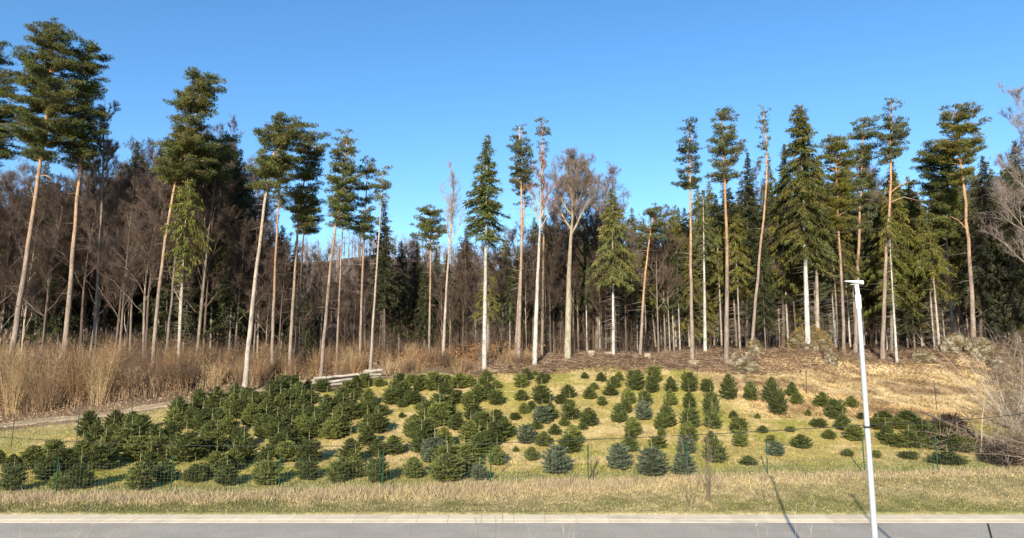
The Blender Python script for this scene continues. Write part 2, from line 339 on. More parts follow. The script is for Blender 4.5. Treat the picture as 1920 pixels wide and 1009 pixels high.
n = 26000; kk = rng.integers(0, len(x), n); hh = h[kk]*rng.uniform(.1, 1, n); C_ = np.stack([x[kk] + rng.normal(0, .15, n), y[kk] + rng.normal(0, .15, n), gz(x[kk], y[kk]) + hh], 1)
b.shards(C_, rng.normal(size=(n, 3)), .12, .06, np.array((.28, .17, .08))*rng.uniform(.6, 1.4, (n, 1)))
tag(link('scrub_thicket', b.data('scrub_thicket', M_twig)), 'tangle of leafless tan brown scrub below the left forest edge', 'scrub', kind='stuff')
b = MB(); x, y = wedge(15000, 62, 92, -80, 2000); k = rng.random(len(x)) < np.where(x > .18*y, .3, .85)*(.4 + noise2(x, y, 3.)); x, y = x[k], y[k]
stems(b, x, y, rng.uniform(.6, 4.5, len(x)), .014, (.10, .065, .042), .16, 4, .4)
tag(link('forest_undergrowth', b.data('forest_undergrowth', M_twig)), 'brown leafless saplings and twigs growing between the forest trunks', 'undergrowth', kind='stuff')
b = MB(); n = 30000; x, y = wedge(n, 55, 64.5, 880, 1960); u = x/y*1310+960; lo_ = np.interp(u, [880, 1480, 1600, 1720, 1960], [57, 56, 58.2, 58.5, 56])
k = y > lo_ + rng.normal(0, .4, n); x, y = x[k], y[k]; n = len(x)
A = np.stack([x, y, gz(x, y) + rng.uniform(0, .22, n)], 1); d = rng.normal(size=(n, 3))*(1, .6, .22); d *= (rng.uniform(.25, 1.1, n)/np.linalg.norm(d, axis=1))[:, None]
pal = np.array([(.17, .105, .068), (.095, .057, .04), (.34, .26, .17), (.13, .075, .05), (.24, .165, .10)])[rng.integers(0, 5, n)]
b.cones(A, A + d, .018, pal*rng.uniform(.7, 1.3, (n, 1)))
n = 14000; x, y = wedge(n, 55.8, 64, 880, 1960); b.shards(np.stack([x, y, gz(x, y)+.03], 1), rng.normal(size=(n, 3))*(1, 1, .5), .16, .1, np.array((.17, .10, .06))*rng.uniform(.4, 1.5, (n, 1)))
tag(link('brushwood_litter', b.data('brushwood_litter', M_twig)), 'brown brushwood and felling litter spread along the top of the slope', 'brushwood', kind='stuff')
b = MB(); n = 9000; x, y = wedge(n, 46, 61, -60, 700); k = (np.abs(y - path_y(x) - 2) < 3.2); x, y = x[k], y[k]; n = len(x)
b.shards(np.stack([x, y, gz(x, y)+.02], 1), rng.normal(size=(n, 3))*(1, 1, .4), .13, .09, np.array((.37, .25, .14))*rng.uniform(.5, 1.4, (n, 1)))
n = 3500; x = rng.normal(-5, 3.2, n); y = rng.uniform(62.5, 68, n)
b.shards(np.stack([x, y, gz(x, y)+rng.uniform(0, 1.6, n)**2*.5], 1), rng.normal(size=(n, 3)), .22, .15, np.array((.30, .14, .06))*rng.uniform(.5, 1.3, (n, 1)))
tag(link('fallen_leaves', b.data('fallen_leaves', M_twig)), 'dry brown and rust coloured fallen leaves by the path and forest edge', 'leaves', kind='stuff')

# ------------------------------------------------------------------ tree builders
def nrm(a): return a/(np.linalg.norm(a, axis=-1, keepdims=True) + 1e-9)
def bark_cols(s, kind):
    s = np.asarray(s)[:, None]
    lo = {'pine': (.25, .195, .155), 'pale': (.35, .30, .25), 'white': (.47, .44, .40), 'grey': (.21, .175, .14), 'dark': (.12, .09, .07), 'beech': (.30, .26, .19)}[kind]
    hi = {'pine': (.46, .25, .12), 'pale': (.44, .33, .23), 'white': (.36, .30, .22), 'grey': (.18, .14, .11), 'dark': (.13, .08, .055), 'beech': (.25, .20, .14)}[kind]
    return np.array(lo)*(1-s) + np.array(hi)*s
def polyat(P, z):   # point of the trunk at height z
    return np.array([np.interp(z, P[:, 2], P[:, k]) for k in range(3)])
def smooth_path(P, n=14):
    P = np.asarray(P); z = np.linspace(0, 1, n)*(P[-1, 2] - P[0, 2]) + P[0, 2]
    Q = np.stack([np.interp(z, P[:, 2], P[:, 0]), np.interp(z, P[:, 2], P[:, 1]), z], 1)
    for _ in range(2): Q[1:-1, :2] = (Q[:-2, :2] + 2*Q[1:-1, :2] + Q[2:, :2])/4
    return Q
def needle_pad(b, c, r, fl, ntuft, col, L=.19, W=.042, up=.5):
    q = nrm(rng.normal(size=(ntuft, 3)))*(rng.random((ntuft, 1))**.45)*np.array((r, r, r*fl))
    P = c + q; k = 5
    P = np.repeat(P, k, 0); d = nrm(np.repeat(q, k, 0)*(1, 1, 1.5)/r + rng.normal(0, .55, (len(P), 3)) + (0, 0, up))
    n = len(P); cc = col*np.repeat(rng.uniform(.65, 1.45, (ntuft, 1)), k, 0)
    b.shards(P, d, L*rng.uniform(.6, 1.2, n), W, cc)
G_PINE = np.array((.095, .104, .028)); G_OLIVE = np.array((.105, .105, .018)); G_DARK = np.array((.030, .036, .012)); G_BLUE = np.array((.090, .104, .044))
def wpath(D, pts, seed=0):
    P = np.array([at(u, v, D) for u, v in pts]); g = float(gz(P[0, 0], D)); P[0, 2] = g - .15
    P = P[np.concatenate([[True], np.diff(P[:, 2]) > .05])]
    return P
def finish_tree(name, base, trunk, crown, label, cat, group, dead=None, tmat=None, cmat=None):
    r = link(name, None, None, base); tag(r, label, cat, group); ps = [link('trunk', trunk.data('trunk', tmat or M_bark, True), r)]
    if crown is not None: ps.append(link('crown', crown.data('crown', cmat or M_pine), r))
    if dead is not None: ps.append(link('dead_branches', dead.data('dead_branches', M_bark), r))
    PARTS[r.name] = ps; return r
def pine(label, D, pts, prof, wpx, kind='pine', green=G_PINE, dens=1.12, gap=.12, pad=.5, group='tall conifers along the forest edge', name='pine_tree', limbs=(), stubs=26, fl=.42):
    P = smooth_path(wpath(D, pts)); base = np.array((P[0, 0], D, float(gz(P[0, 0], D)))); m = D/1300
    b = MB(); c = MB(); s = np.linspace(0, 1, len(P)); r0 = wpx*m*.37
    P[1:-1, 1] += rng.normal(0, .06, len(P)-2)
    b.tube(P - base, r0*(1.15 - .86*s**.9) + np.where(s == 0, r0*.25, 0), bark_cols(np.clip((s-.25)*1.8, 0, 1), kind), 8)
    prof = np.array(prof, float)           # rows (v, uL, uR)
    zt = [at(960, v, D)[2] for v in prof[:, 0]][::-1]; xl = [at(r_[1], r_[0], D)[0] for r_ in prof][::-1]; xr = [at(r_[2], r_[0], D)[0] for r_ in prof][::-1]
    z0, z1 = zt[0], zt[-1]; nlev = max(4, int((z1 - z0)/.42*dens))
    for z in np.linspace(z0 + .1, z1 - .15, nlev):
        z = z + rng.normal(0, .12); lr = rng.uniform(.62, 1.2) if z < z1 - 1 else 1.
        if rng.random() < .08 and z < z1 - 1: continue
        tp = polyat(P, min(z, P[-1, 2])); L = max(tp[0] - np.interp(z, zt, xl), .05); Rr = max(np.interp(z, zt, xr) - tp[0], .05)
        cl = np.interp(z, zt, xl); cr = np.interp(z, zt, xr)
        if cr < tp[0] or cl > tp[0]: L = max(tp[0] - cl, -.2); Rr = cr - tp[0]
        dp = (abs(L) + abs(Rr))/2
        nb = 6 if dp > .8 else 4
        a0 = rng.uniform(0, 6.28)
        for k in range(nb):
            if rng.random() < gap: continue
            a = a0 + k*6.283/nb + rng.normal(0, .3); ca, sa = math.cos(a), math.sin(a)
            reach = (Rr*max(ca, 0) + L*max(-ca, 0))*abs(ca) + dp*sa*sa
            if reach < .1: reach = .15
            reach *= rng.uniform(.55, 1.1)*lr
            e = np.array((tp[0] + ca*reach, tp[1] + sa*reach, z + rng.normal(0, .12)))
            st = polyat(P, min(z - .18*reach - .15, P[-1, 2])); mid = (st + e)/2 + (0, 0, .06*reach + rng.normal(0, .06))
            b.tube(np.array([st, mid, e]) - base, np.array([.05, .032, .012])*min(1, .4 + reach/3)*1.3, bark_cols([.9, .8, .7], kind)*.8, 4, False)
            npd = max(1, int(reach/(.55*pad/.5)*1.35))
            for q in range(npd):
                f = 1 - (q/npd)*.82; pc = (st*(1-f)**2 + 2*mid*f*(1-f) + e*f*f) + rng.normal(0, .14, 3)*(1, 1, .6)
                pr = pad*rng.uniform(.55, 1.2)*(.7 + .3*min(1, reach)); tone = green*rng.uniform(.72, 1.3)*np.array((rng.uniform(.85, 1.2), 1, rng.uniform(.7, 1.25)))
                needle_pad(c, pc - base, pr, fl, int(50*(pr/.5)**2*dens), tone)
    for (v, du, dv) in limbs:              # bare limbs that show against the crown
        zz = at(960, v, D)[2]; st = polyat(P, zz); e = st + np.array((du*m, rng.normal(0, .4), -dv*m)); md = (st+e)/2 + (0, 0, .15*abs(du*m))
        b.tube(np.array([st, md, e]) - base, np.array([.09, .06, .02])*.8, bark_cols([.5]*3, kind), 5, False)
    zs = rng.uniform(P[0, 2] + (z0 - P[0, 2])*.35, z0, stubs)
    for zz in zs:
        st = polyat(P, zz); a = rng.uniform(0, 6.28); l = rng.uniform(.3, 1.9); e = st + np.array((math.cos(a)*l, math.sin(a)*l, rng.normal(-.1, .25)))
        b.cones([st - base], [e - base], .022, (.2, .16, .13))
    return finish_tree(name, base, b, c, label, 'tree', group)

def spruce_parts(H, Wd, low, wtr, kind, green, dens=1., droop=.5, dead=True, wfun=None, P=None, dens_n=1.):
    """crown from height low to H, half width Wd; bare dead side twigs below"""
    b = MB(); c = MB(); dd = MB()
    if P is None: P = smooth_path(np.array([(0, 0, -.15), (rng.normal(0, .12), rng.normal(0, .12), H*.5), (0, 0, H)]))
    s = np.linspace(0, 1, len(P)); b.tube(P, wtr*.82*(1.08 - 1.0*s), bark_cols(s*.6, kind), 8)
    z = low
    while z < H - .15:
        f = (H - z)/(H - low); wd = Wd*(min(1, 1.25*f**.8) if wfun is None else wfun(f)); wd = max(wd, .12)
        nb = 6; a0 = rng.uniform(0, 6.28)
        for k in range(nb):
            if rng.random() < .2: continue
            a = a0 + k*6.283/nb + rng.normal(0, .35); L = wd*rng.uniform(.42, 1.22); st = polyat(P, z)
            up = .18*L if f < .35 else -.05*L
            e = st + np.array((math.cos(a)*L, math.sin(a)*L, up - droop*L*.55*min(1, f*2))); md = (st+e)/2 + (0, 0, .1*L)
            b.tube(np.array([st, md, e]), np.array([.03, .02, .008])*min(1.3, .4+L/2), (.14, .10, .07), 3, False)
            n = max(4, int(L*22*dens*dens_n)); t = rng.uniform(.12, 1.03, n)[:, None]
            Pp = st*(1-t)**2 + 2*md*t*(1-t) + e*t*t + rng.normal(0, .05, (n, 3))
            ax = nrm(e - st); sd = np.array((-ax[1], ax[0], 0)); sg = rng.choice([-1, 1], n)[:, None]
            tone = green*rng.uniform(.65, 1.35)*np.array((rng.uniform(.9, 1.2), 1, rng.uniform(.8, 1.2)))
            d = ax*.5 + sd*sg*rng.uniform(.1, 1, (n, 1)) + np.array((0, 0, -1))*rng.uniform(.0, 1.0, (n, 1))*(droop*1.5) + rng.normal(0, .2, (n, 3))
            sl_ = np.clip(.5*L, .2, .62)*rng.uniform(.5, 1.1, n)
            c.shards(Pp, d, sl_, .1, tone*rng.uniform(.75, 1.3, (n, 1)))
            n2 = n; d2 = d + rng.normal(0, .5, d.shape); c.shards(Pp + rng.normal(0, .08, Pp.shape), d2, sl_*.7, .08, tone*rng.uniform(.7, 1.25, (n, 1)))
        z += max(.22, .36*(.55 + .6*f))/dens
    if dead:
        n = int((low - 1.2)*22)
        zz = rng.uniform(1.2, low + (H-low)*.25, n); a = rng.uniform(0, 6.28, n); l = rng.uniform(.5, 1.0, n)*Wd*.8
        A = np.array([polyat(P, q) for q in zz]); B = A + np.stack([np.cos(a)*l, np.sin(a)*l, rng.normal(-.18, .12, n)*l], 1)
        dd.cones(A, B, .016, np.array((.25, .22, .17))*rng.uniform(.6, 1.2, (n, 1)))
    return b, c, (dd if dead else None)
def spruce(label, D, pts, vlow, wl, wtr, kind='white', green=G_OLIVE, droop=.5, dens=1.1, group='tall conifers along the forest edge', wfun=None, name='spruce_tree'):
    P = smooth_path(wpath(D, pts)); base = np.array((P[0, 0], D, float(gz(P[0, 0], D)))); P = P - base
    H = P[-1, 2]; low = at(960, vlow, D)[2] - base[2]
    b, c, d = spruce_parts(H, wl*D/1300, low, wtr*D/2600, kind, green, dens, droop, True, wfun, P)
    return finish_tree(name, base, b, c, label, 'tree', group, d)

def decid_parts(H, spread, forkz, r0, kind='grey', twigcol=(.20, .145, .11), nmain=9, up=.75, levels=3, nt=5, P0=None, twr=.010, fan=1.0):
    b = MB(); c = MB()
    P = smooth_path(np.array([(0, 0, -.15), (rng.normal(0, .25), rng.normal(0, .25), H*.45), (rng.normal(0, .3), rng.normal(0, .3), H*.96)])) if P0 is None else P0
    s = np.linspace(0, 1, len(P)); b.tube(P, r0*(1.08 - 1.02*s), bark_cols(s, kind), 8)
    cur = []
    for k in range(nmain):
        z = forkz + (H*.93 - forkz)*(k + rng.random())/nmain; st = polyat(P, z); a = k*2.4 + rng.normal(0, .3)
        f = (z - forkz)/(H - forkz); L = spread*(1.15 - .75*f)*rng.uniform(.8, 1.15)
        cur.append((st, nrm(np.array((math.cos(a), math.sin(a), up*rng.uniform(.7, 1.4)))), L, r0*.42*(1.05 - .75*f)))
    segA, segB, segR = [], [], []
    for lev in range(levels):
        nxt = []
        for (st, d, L, r) in cur:
            pts = [st]; dd = d.copy(); n = 4
            for q in range(n):
                dd = nrm(dd + rng.normal(0, .13, 3) + (0, 0, .07*up)); pts.append(pts[-1] + dd*L/n)
            pts = np.array(pts); rr = r*np.linspace(1, .35, n+1)
            if lev == 0: b.tube(pts, rr, bark_cols([.6]*5, kind), 5, False)
            else: c.tube(pts, rr, np.array(twigcol)*1.05, 3, False)
            for q in range(nt + (1 if lev else 2)):
                t = rng.uniform(.22, 1); k_ = min(int(t*n), n-1); p = pts[k_] + (pts[k_+1]-pts[k_])*(t*n-k_)
                nd = nrm(nrm(pts[k_+1]-pts[k_]) + nrm(rng.normal(size=3))*.75*fan + (0, 0, .18*up)); nxt.append((p, nd, L*rng.uniform(.38, .6), max(r*.42, twr)))
        cur = nxt
    S = np.array([q[0] for q in cur]); d = np.array([q[1] for q in cur]); L = np.array([q[2] for q in cur])[:, None]
    c.cones(S, S + d*L, twr, np.array(twigcol)*rng.uniform(.75, 1.25, (len(S), 1)))
    for k in range(8):
        t = rng.uniform(.1, .98, (len(S), 1)); A = S + d*L*t; d2 = nrm(d + rng.normal(0, .6, d.shape) + (0, 0, .1)); c.cones(A, A + d2*L*rng.uniform(.5, 1.3, L.shape), twr*.8, np.array(twigcol)*rng.uniform(.75, 1.25, (len(S), 1)))
    return b, c
def decid(label, D, pts, vfork, spread_px, wpx, kind='grey', twig=(.24, .17, .13), group='bare broadleaved trees at the forest edge', name='bare_tree', **kw):
    P = smooth_path(wpath(D, pts)); base = np.array((P[0, 0], D, float(gz(P[0, 0], D)))); P = P - base
    b, c = decid_parts(P[-1, 2], spread_px*D/1300, at(960, vfork, D)[2] - base[2], wpx*D/2600, kind, twig, P0=P, **kw)
    return finish_tree(name, base, b, c, label, 'tree', group, cmat=M_twig)

# ------------------------------------------------------------------ prominent trees of the edge, left to right
pine('tall pine cut off by the left edge of the picture, crown only in view', 62, [(-75, 720), (-50, 400), (-25, 90)],
     [(85, -30, 12), (110, -45, 20), (140, -60, 15), (175, -80, 45), (230, -90, 50), (290, -90, 42)], 11)
pine('tallest pine, leaning trunk rising from the scrub in the left corner', 60, [(12, 710), (45, 520), (70, 350), (88, 230), (100, 48)],
     [(45, 85, 118), (75, 50, 135), (100, 62, 150), (130, 25, 150), (165, 20, 150), (210, 15, 140), (250, 12, 125), (300, 45, 105)], 14, pad=.55, limbs=[(330, 30, 8)])
pine('big pine with flat upper branches and orange trunk, second from the left corner', 63, [(127, 600), (137, 480), (150, 320), (160, 200), (168, 88)],
     [(85, 140, 178), (98, 125, 207), (125, 130, 185), (150, 128, 200), (185, 120, 200), (225, 115, 185), (265, 112, 195), (312, 118, 165)], 13, pad=.5)
decid('bare grey tree between the two left pines and the dark spire of a spruce', 66, [(180, 640), (190, 420), (197, 185)], 330, 44, 9, 'grey', nmain=10, up=1.3)
pine('orange trunked pine with ragged flag shaped top, left of the middle gap', 62, [(285, 690), (300, 520), (318, 390), (338, 300), (362, 210), (378, 150)],
     [(138, 380, 418), (158, 345, 412), (175, 318, 408), (195, 312, 420), (215, 325, 420), (245, 325, 395), (275, 288, 395), (310, 280, 400), (350, 290, 345)], 10, pad=.48, limbs=[(330, -22, 18)])
pine('thin dark pine close behind the ragged orange trunked pine', 65, [(310, 660), (330, 480), (346, 300), (352, 240)],
     [(240, 335, 385), (280, 330, 400), (320, 340, 405), (345, 345, 395)], 7, 'grey')
spruce('drooping yellow green conifer covering the foot of the ragged pine', 61, [(338, 640), (345, 470), (352, 335)], 520, 38, 8, 'pale', np.array((.11, .115, .02)), droop=1.1, dens=.8, wfun=lambda f: .35 + .75*min(f, 1-f)*2)
pine('small dark pine with bent top right of the ragged pine', 67, [(370, 640), (392, 430), (412, 285), (418, 265)],
     [(262, 395, 440), (290, 385, 446), (315, 392, 446), (345, 400, 440)], 8, 'grey')
pine('pale smooth trunked pine leaning right in front of the scrub', 57, [(460, 700), (475, 560), (495, 385), (510, 290), (528, 232)],
     [(218, 535, 562), (232, 520, 575), (248, 485, 580), (262, 478, 582), (290, 470, 562), (320, 472, 545), (350, 475, 515), (362, 485, 500)], 13, 'pale', limbs=[(292, 26, -22), (338, -14, -4)])
pine('orange trunked pine just right of the pale smooth trunked pine', 62, [(512, 640), (516, 500), (522, 370), (528, 310)],
     [(300, 510, 550), (330, 500, 555), (365, 505, 545), (395, 512, 535)], 9, limbs=[(330, 10, 5)])
pine('pine with broad ragged crown and short orange trunk top, left of the sky gap', 62, [(545, 640), (555, 470), (562, 380), (585, 262)],
     [(250, 575, 600), (270, 560, 615), (290, 555, 605), (325, 540, 606), (360, 535, 602), (390, 540, 595), (430, 550, 590)], 9, pad=.48)
pine('dark trunked pine half hidden behind the broad ragged crown', 66, [(555, 640), (566, 480), (574, 390)],
     [(380, 555, 600), (410, 550, 608), (440, 560, 600)], 9, 'dark')
pine('slim conical pine leaning right beside the sky gap', 61, [(603, 650), (622, 470), (640, 355), (652, 255)],
     [(250, 642, 662), (270, 622, 662), (300, 617, 668), (330, 612, 672), (355, 612, 668), (385, 615, 660), (420, 622, 655)], 9, pad=.42)
pine('thin pine stem directly behind the slim conical pine', 66, [(632, 650), (640, 480), (645, 370)], [(360, 632, 660), (390, 625, 665), (425, 630, 660)], 6, limbs=[(430, 14, -4)])
pine('pine with pointed open crown, left of a pair before the sky gap', 64, [(675, 650), (682, 450), (690, 300)],
     [(295, 682, 700), (320, 665, 708), (345, 660, 715), (380, 662, 705), (410, 655, 712), (445, 655, 705)], 7, pad=.42, gap=.25)
pine('pine with pale thin trunk and one sided crown, right of a pair', 61, [(695, 655), (705, 520), (714, 400), (718, 325)],
     [(318, 700, 728), (335, 702, 733), (360, 695, 735), (385, 705, 735)], 7, 'pale', pad=.42)
spruce('narrow dark spruce behind the pale thin trunk with one sided crown', 66, [(722, 650), (720, 375)], 570, 30, 6, 'dark', G_DARK)
pine('low round topped pine standing alone in the central gap', 66, [(805, 640), (808, 470), (806, 385)],
     [(380, 796, 815), (398, 780, 830), (420, 778, 838), (445, 782, 838), (458, 795, 828)], 6, 'pine', pad=.45)
decid('tall slender leafless tree reaching above the centre gap', 60, [(830, 680), (838, 520), (848, 400), (851, 312)], 470, 46, 6, 'pale', nmain=16, up=2.4, levels=2, nt=3, twr=.007, twig=(.22, .18, .15))
spruce('conical spruce with clean white trunk at the centre', 59, [(908, 672), (911, 450), (914, 252)], 445, 36, 11, 'white', np.array((.085, .105, .03)), droop=.35, dens=1.2, wfun=lambda f: min(1, .1 + 1.5*f))
pine('reddish trunked pine with sparse top, left of the white birch', 61, [(972, 660), (979, 420), (976, 300), (974, 238)],
     [(233, 966, 984), (255, 955, 988), (275, 945, 996), (300, 948, 1000), (330, 955, 998), (355, 960, 990)], 9, gap=.3, pad=.38, green=G_BLUE)
pine('second reddish trunk beside the sparse topped pine, crown hidden among twigs', 63, [(966, 660), (976, 500), (986, 340), (988, 300)],
     [(290, 975, 1000), (320, 970, 1002), (350, 965, 1005), (385, 972, 998)], 7, gap=.35, pad=.38)
decid('white stemmed birch with fine reddish twigs near the centre', 59, [(1002, 660), (1008, 520), (1014, 400), (1016, 275)], 430, 42, 9, 'white', nmain=14, up=1.7, nt=3, twig=(.19, .115, .09), twr=.007)
pine('pine with small tufted top rising behind the white birch', 63, [(1016, 660), (1020, 420), (1017, 232)],
     [(229, 1008, 1026), (245, 1000, 1034), (262, 1002, 1030), (280, 1006, 1026)], 7, gap=.2, pad=.36, green=G_BLUE)
decid('big forked beech with wide rounded leafless crown', 60, [(1064, 655), (1067, 500), (1072, 420), (1085, 300)], 440, 66, 13, 'beech', nmain=16, up=1.35, twig=(.15, .115, .09), nt=5, twr=.0075)
decid('rounded leafless tree behind and right of the forked beech', 70, [(1120, 650), (1125, 450), (1140, 330)], 480, 68, 11, 'grey', nmain=14, up=1.3, twig=(.145, .11, .095), nt=4, twr=.008)
spruce('spruce with long bare white trunk and dead side twigs right of the beech', 60, [(1150, 655), (1149, 480), (1147, 350)], 520, 44, 7, 'white', np.array((.10, .105, .028)), droop=.9)
pine('bent pine leaning right with a broken looking top', 61, [(1200, 660), (1207, 540), (1220, 425), (1226, 405)],
     [(385, 1222, 1262), (400, 1205, 1270), (420, 1195, 1265), (445, 1200, 1255)], 8, 'pine', gap=.3, pad=.4, green=G_BLUE)
pine('layered narrow pine with straight orange trunk, first of the right group', 60, [(1297, 655), (1295, 450), (1294, 350), (1293, 225)],
     [(222, 1288, 1300), (245, 1278, 1305), (258, 1282, 1302), (275, 1268, 1314), (290, 1276, 1306), (305, 1260, 1318), (320, 1262, 1312), (335, 1250, 1322), (352, 1262, 1316)], 9, pad=.4, green=np.array((.05, .068, .03)))
spruce('thin spruce with white trunk right of the layered narrow pine', 63, [(1322, 655), (1320, 480), (1318, 352)], 480, 26, 8, 'white', np.array((.085, .10, .035)), droop=.8, dens=.8)
pine('straight pale orange pine with two sided crown, second of the right group', 59, [(1360, 655), (1364, 480), (1360, 360), (1352, 210)],
     [(206, 1345, 1372), (225, 1338, 1376), (245, 1334, 1402), (265, 1325, 1398), (285, 1332, 1400), (305, 1325, 1392), (335, 1328, 1380)], 11, pad=.42, green=G_BLUE, gap=.18)
pine('thin leaning pine with a tiny tufted top', 60, [(1407, 650), (1420, 520), (1436, 370), (1440, 300), (1431, 207)],
     [(204, 1424, 1438), (225, 1420, 1438), (245, 1414, 1440), (270, 1418, 1444), (300, 1415, 1442)], 8, pad=.34, green=G_BLUE, gap=.25)
spruce('dark spruce filling the space between two pines of the right group', 66, [(1400, 650), (1402, 285)], 540, 38, 7, 'dark', G_DARK*1.3)
spruce('dark spruce hugging the left side of the biggest spruce', 66, [(1468, 650), (1470, 270)], 560, 38, 8, 'dark', G_DARK*1.4)
spruce('biggest spruce, dense pointed crown over a flaking white trunk', 60, [(1514, 640), (1508, 430), (1500, 195)], 480, 42, 12, 'white', np.array((.080, .084, .018)), droop=.8, dens=1.1, wfun=lambda f: min(1, .25 + 1.8*f)*(1 if f < .6 else 1.2 - .4*f))
spruce('grey trunked spruce just right of the biggest spruce', 62, [(1532, 640), (1530, 450), (1535, 300)], 500, 36, 10, 'pale', np.array((.075, .085, .026)), droop=.9)
pine('pine with bushy round crown right of the biggest spruce', 61, [(1583, 665), (1578, 520), (1570, 390), (1566, 262)],
     [(255, 1552, 1580), (280, 1545, 1602), (310, 1545, 1606), (340, 1552, 1602), (380, 1555, 1598), (430, 1560, 1592)], 8, 'pine', green=G_OLIVE, pad=.45)
pine('tall dense pine rising behind the white street lamp head', 64, [(1603, 660), (1610, 450), (1620, 222)],
     [(218, 1612, 1630), (240, 1603, 1642), (270, 1602, 1645), (300, 1596, 1642), (340, 1598, 1645), (390, 1592, 1648), (430, 1600, 1635)], 9, green=G_BLUE, pad=.42)
pine('tall pine with kinked trunk and one long side limb, right of the street lamp', 60, [(1655, 680), (1660, 480), (1666, 385), (1676, 350), (1668, 300), (1672, 192)],
     [(188, 1664, 1680), (205, 1660, 1688), (225, 1660, 1692), (238, 1652, 1718), (258, 1650, 1700), (280, 1642, 1698), (305, 1646, 1690)], 10, 'pine', green=G_BLUE, pad=.4, gap=.18, limbs=[(362, 36, -20), (380, 60, -6), (345, -18, -6)])
spruce('drooping green spruce behind the kinked pine', 64, [(1672, 670), (1672, 300)], 560, 46, 7, 'grey', G_OLIVE, droop=1.0)
spruce('dead white spruce pole with ladder of bare twigs beside the kinked pine', 59, [(1682, 685), (1672, 520), (1666, 400)], 440, 22, 6, 'white', G_OLIVE, droop=.8, dens=.7)
spruce('thin whitish trunk leaning left in the gap before the last tall pine', 62, [(1762, 660), (1752, 540), (1742, 430)], 500, 36, 6, 'pale', G_OLIVE, droop=.9)
pine('wide dark green pine left of the last tall pine', 64, [(1790, 670), (1775, 450), (1765, 300)],
     [(262, 1745, 1790), (290, 1722, 1800), (320, 1718, 1800), (360, 1712, 1800), (400, 1715, 1795), (440, 1722, 1790)], 8, 'grey', pad=.48, green=G_PINE)
pine('last tall pine, thick pinkish trunk behind the boulders on the right', 59, [(1825, 655), (1820, 500), (1808, 360), (1800, 290), (1790, 210)],
     [(200, 1778, 1800), (218, 1766, 1835), (240, 1762, 1842), (265, 1758, 1836), (300, 1760, 1826), (335, 1765, 1820)], 11, 'pine', pad=.46, green=G_OLIVE, limbs=[(430, -32, -26)])
spruce('dark reddish spruce behind the last tall pine', 64, [(1840, 670), (1842, 290)], 560, 42, 8, 'dark', np.array((.04, .042, .02)), droop=.8)
spruce('dark spruce at the right edge seen through bare twigs', 63, [(1902, 660), (1903, 262)], 600, 52, 9, 'dark', np.array((.035, .04, .018)), droop=.6)
decid('large leafless tree cut by the right edge, twigs arching to the left', 54, [(1975, 720), (1960, 500), (1945, 350), (1925, 190)], 560, 100, 9, 'grey', nmain=18, up=1.5, twig=(.20, .16, .14), nt=4, twr=.008)

LAND = [(12, 'the corner pine'), (137, 'the second left pine'), (300, 'the ragged orange pine'), (470, 'the pale leaning pine'), (560, 'the broad ragged pine'), (620, 'the slim conical pine'),
        (705, 'the one sided pine'), (808, 'the lone round pine'), (909, 'the white trunked centre spruce'), (1008, 'the white birch'), (1066, 'the forked beech'), (1149, 'the white twiggy spruce'), (1205, 'the broken bent pine'),
        (1295, 'the layered narrow pine'), (1362, 'the two sided pine'), (1425, 'the thin tufted pine'), (1510, 'the biggest spruce'), (1580, 'the bushy round pine'), (1660, 'the kinked pine'), (1757, 'the left leaning thin trunk'), (1822, 'the last tall pine')]
# forest behind: every tree an object, copies of a few models
protoD = []; protoS = []
for k in range(7):
    H = 20.; b, c = decid_parts(H, rng.uniform(3.0, 4.4), H*rng.uniform(.18, .38), rng.uniform(.10, .16), ['grey', 'pale', 'dark', 'grey', 'dark'][k % 5], [(.092, .064, .048), (.125, .092, .075), (.068, .046, .034)][k % 3], nmain=12, up=1.25, nt=4, twr=.0075)
    protoD.append(finish_tree('bare_tree', (0, 0, 0), b, c, None, 'tree', 'bare trees inside the forest', cmat=M_twig))
for k in range(6):
    H = 20.; b, c, d = spruce_parts(H, rng.uniform(2.4, 3.4), H*rng.uniform(.10, .26), rng.uniform(.12, .17), ['pale', 'grey', 'white'][k % 3], [G_OLIVE, G_DARK*1.3, G_OLIVE*.85][k % 3], .9, [1.0, .6, .9][k % 3])
    protoS.append(finish_tree('spruce_tree', (0, 0, 0), b, c, None, 'tree', 'spruces inside the forest', d))
protoH = []
for k in range(6):
    H = 20.; b, c, d = spruce_parts(H, rng.uniform(2.2, 3.1), H*rng.uniform(.40, .58), rng.uniform(.11, .16), ['pale', 'white', 'pine'][k % 3], [G_OLIVE, G_DARK*1.6, G_OLIVE*.85][k % 3], .85, [1.1, .8, 1.0][k % 3])
    protoH.append(finish_tree('spruce_tree', (0, 0, 0), b, c, None, 'tree', 'spruces inside the forest', d))
usedp = set(); fill = []
env_u = [-100, 0, 100, 200, 240, 300, 400, 450, 500, 560, 640, 700, 760, 820, 880, 950, 1050, 1150, 1240, 1300, 1400, 1500, 1600, 1700, 1800, 1920, 2050]
env_v = [320, 330, 325, 290, 280, 270, 250, 300, 375, 440, 462, 425, 425, 440, 420, 420, 380, 400, 410, 385, 335, 330, 320, 350, 340, 310, 320]
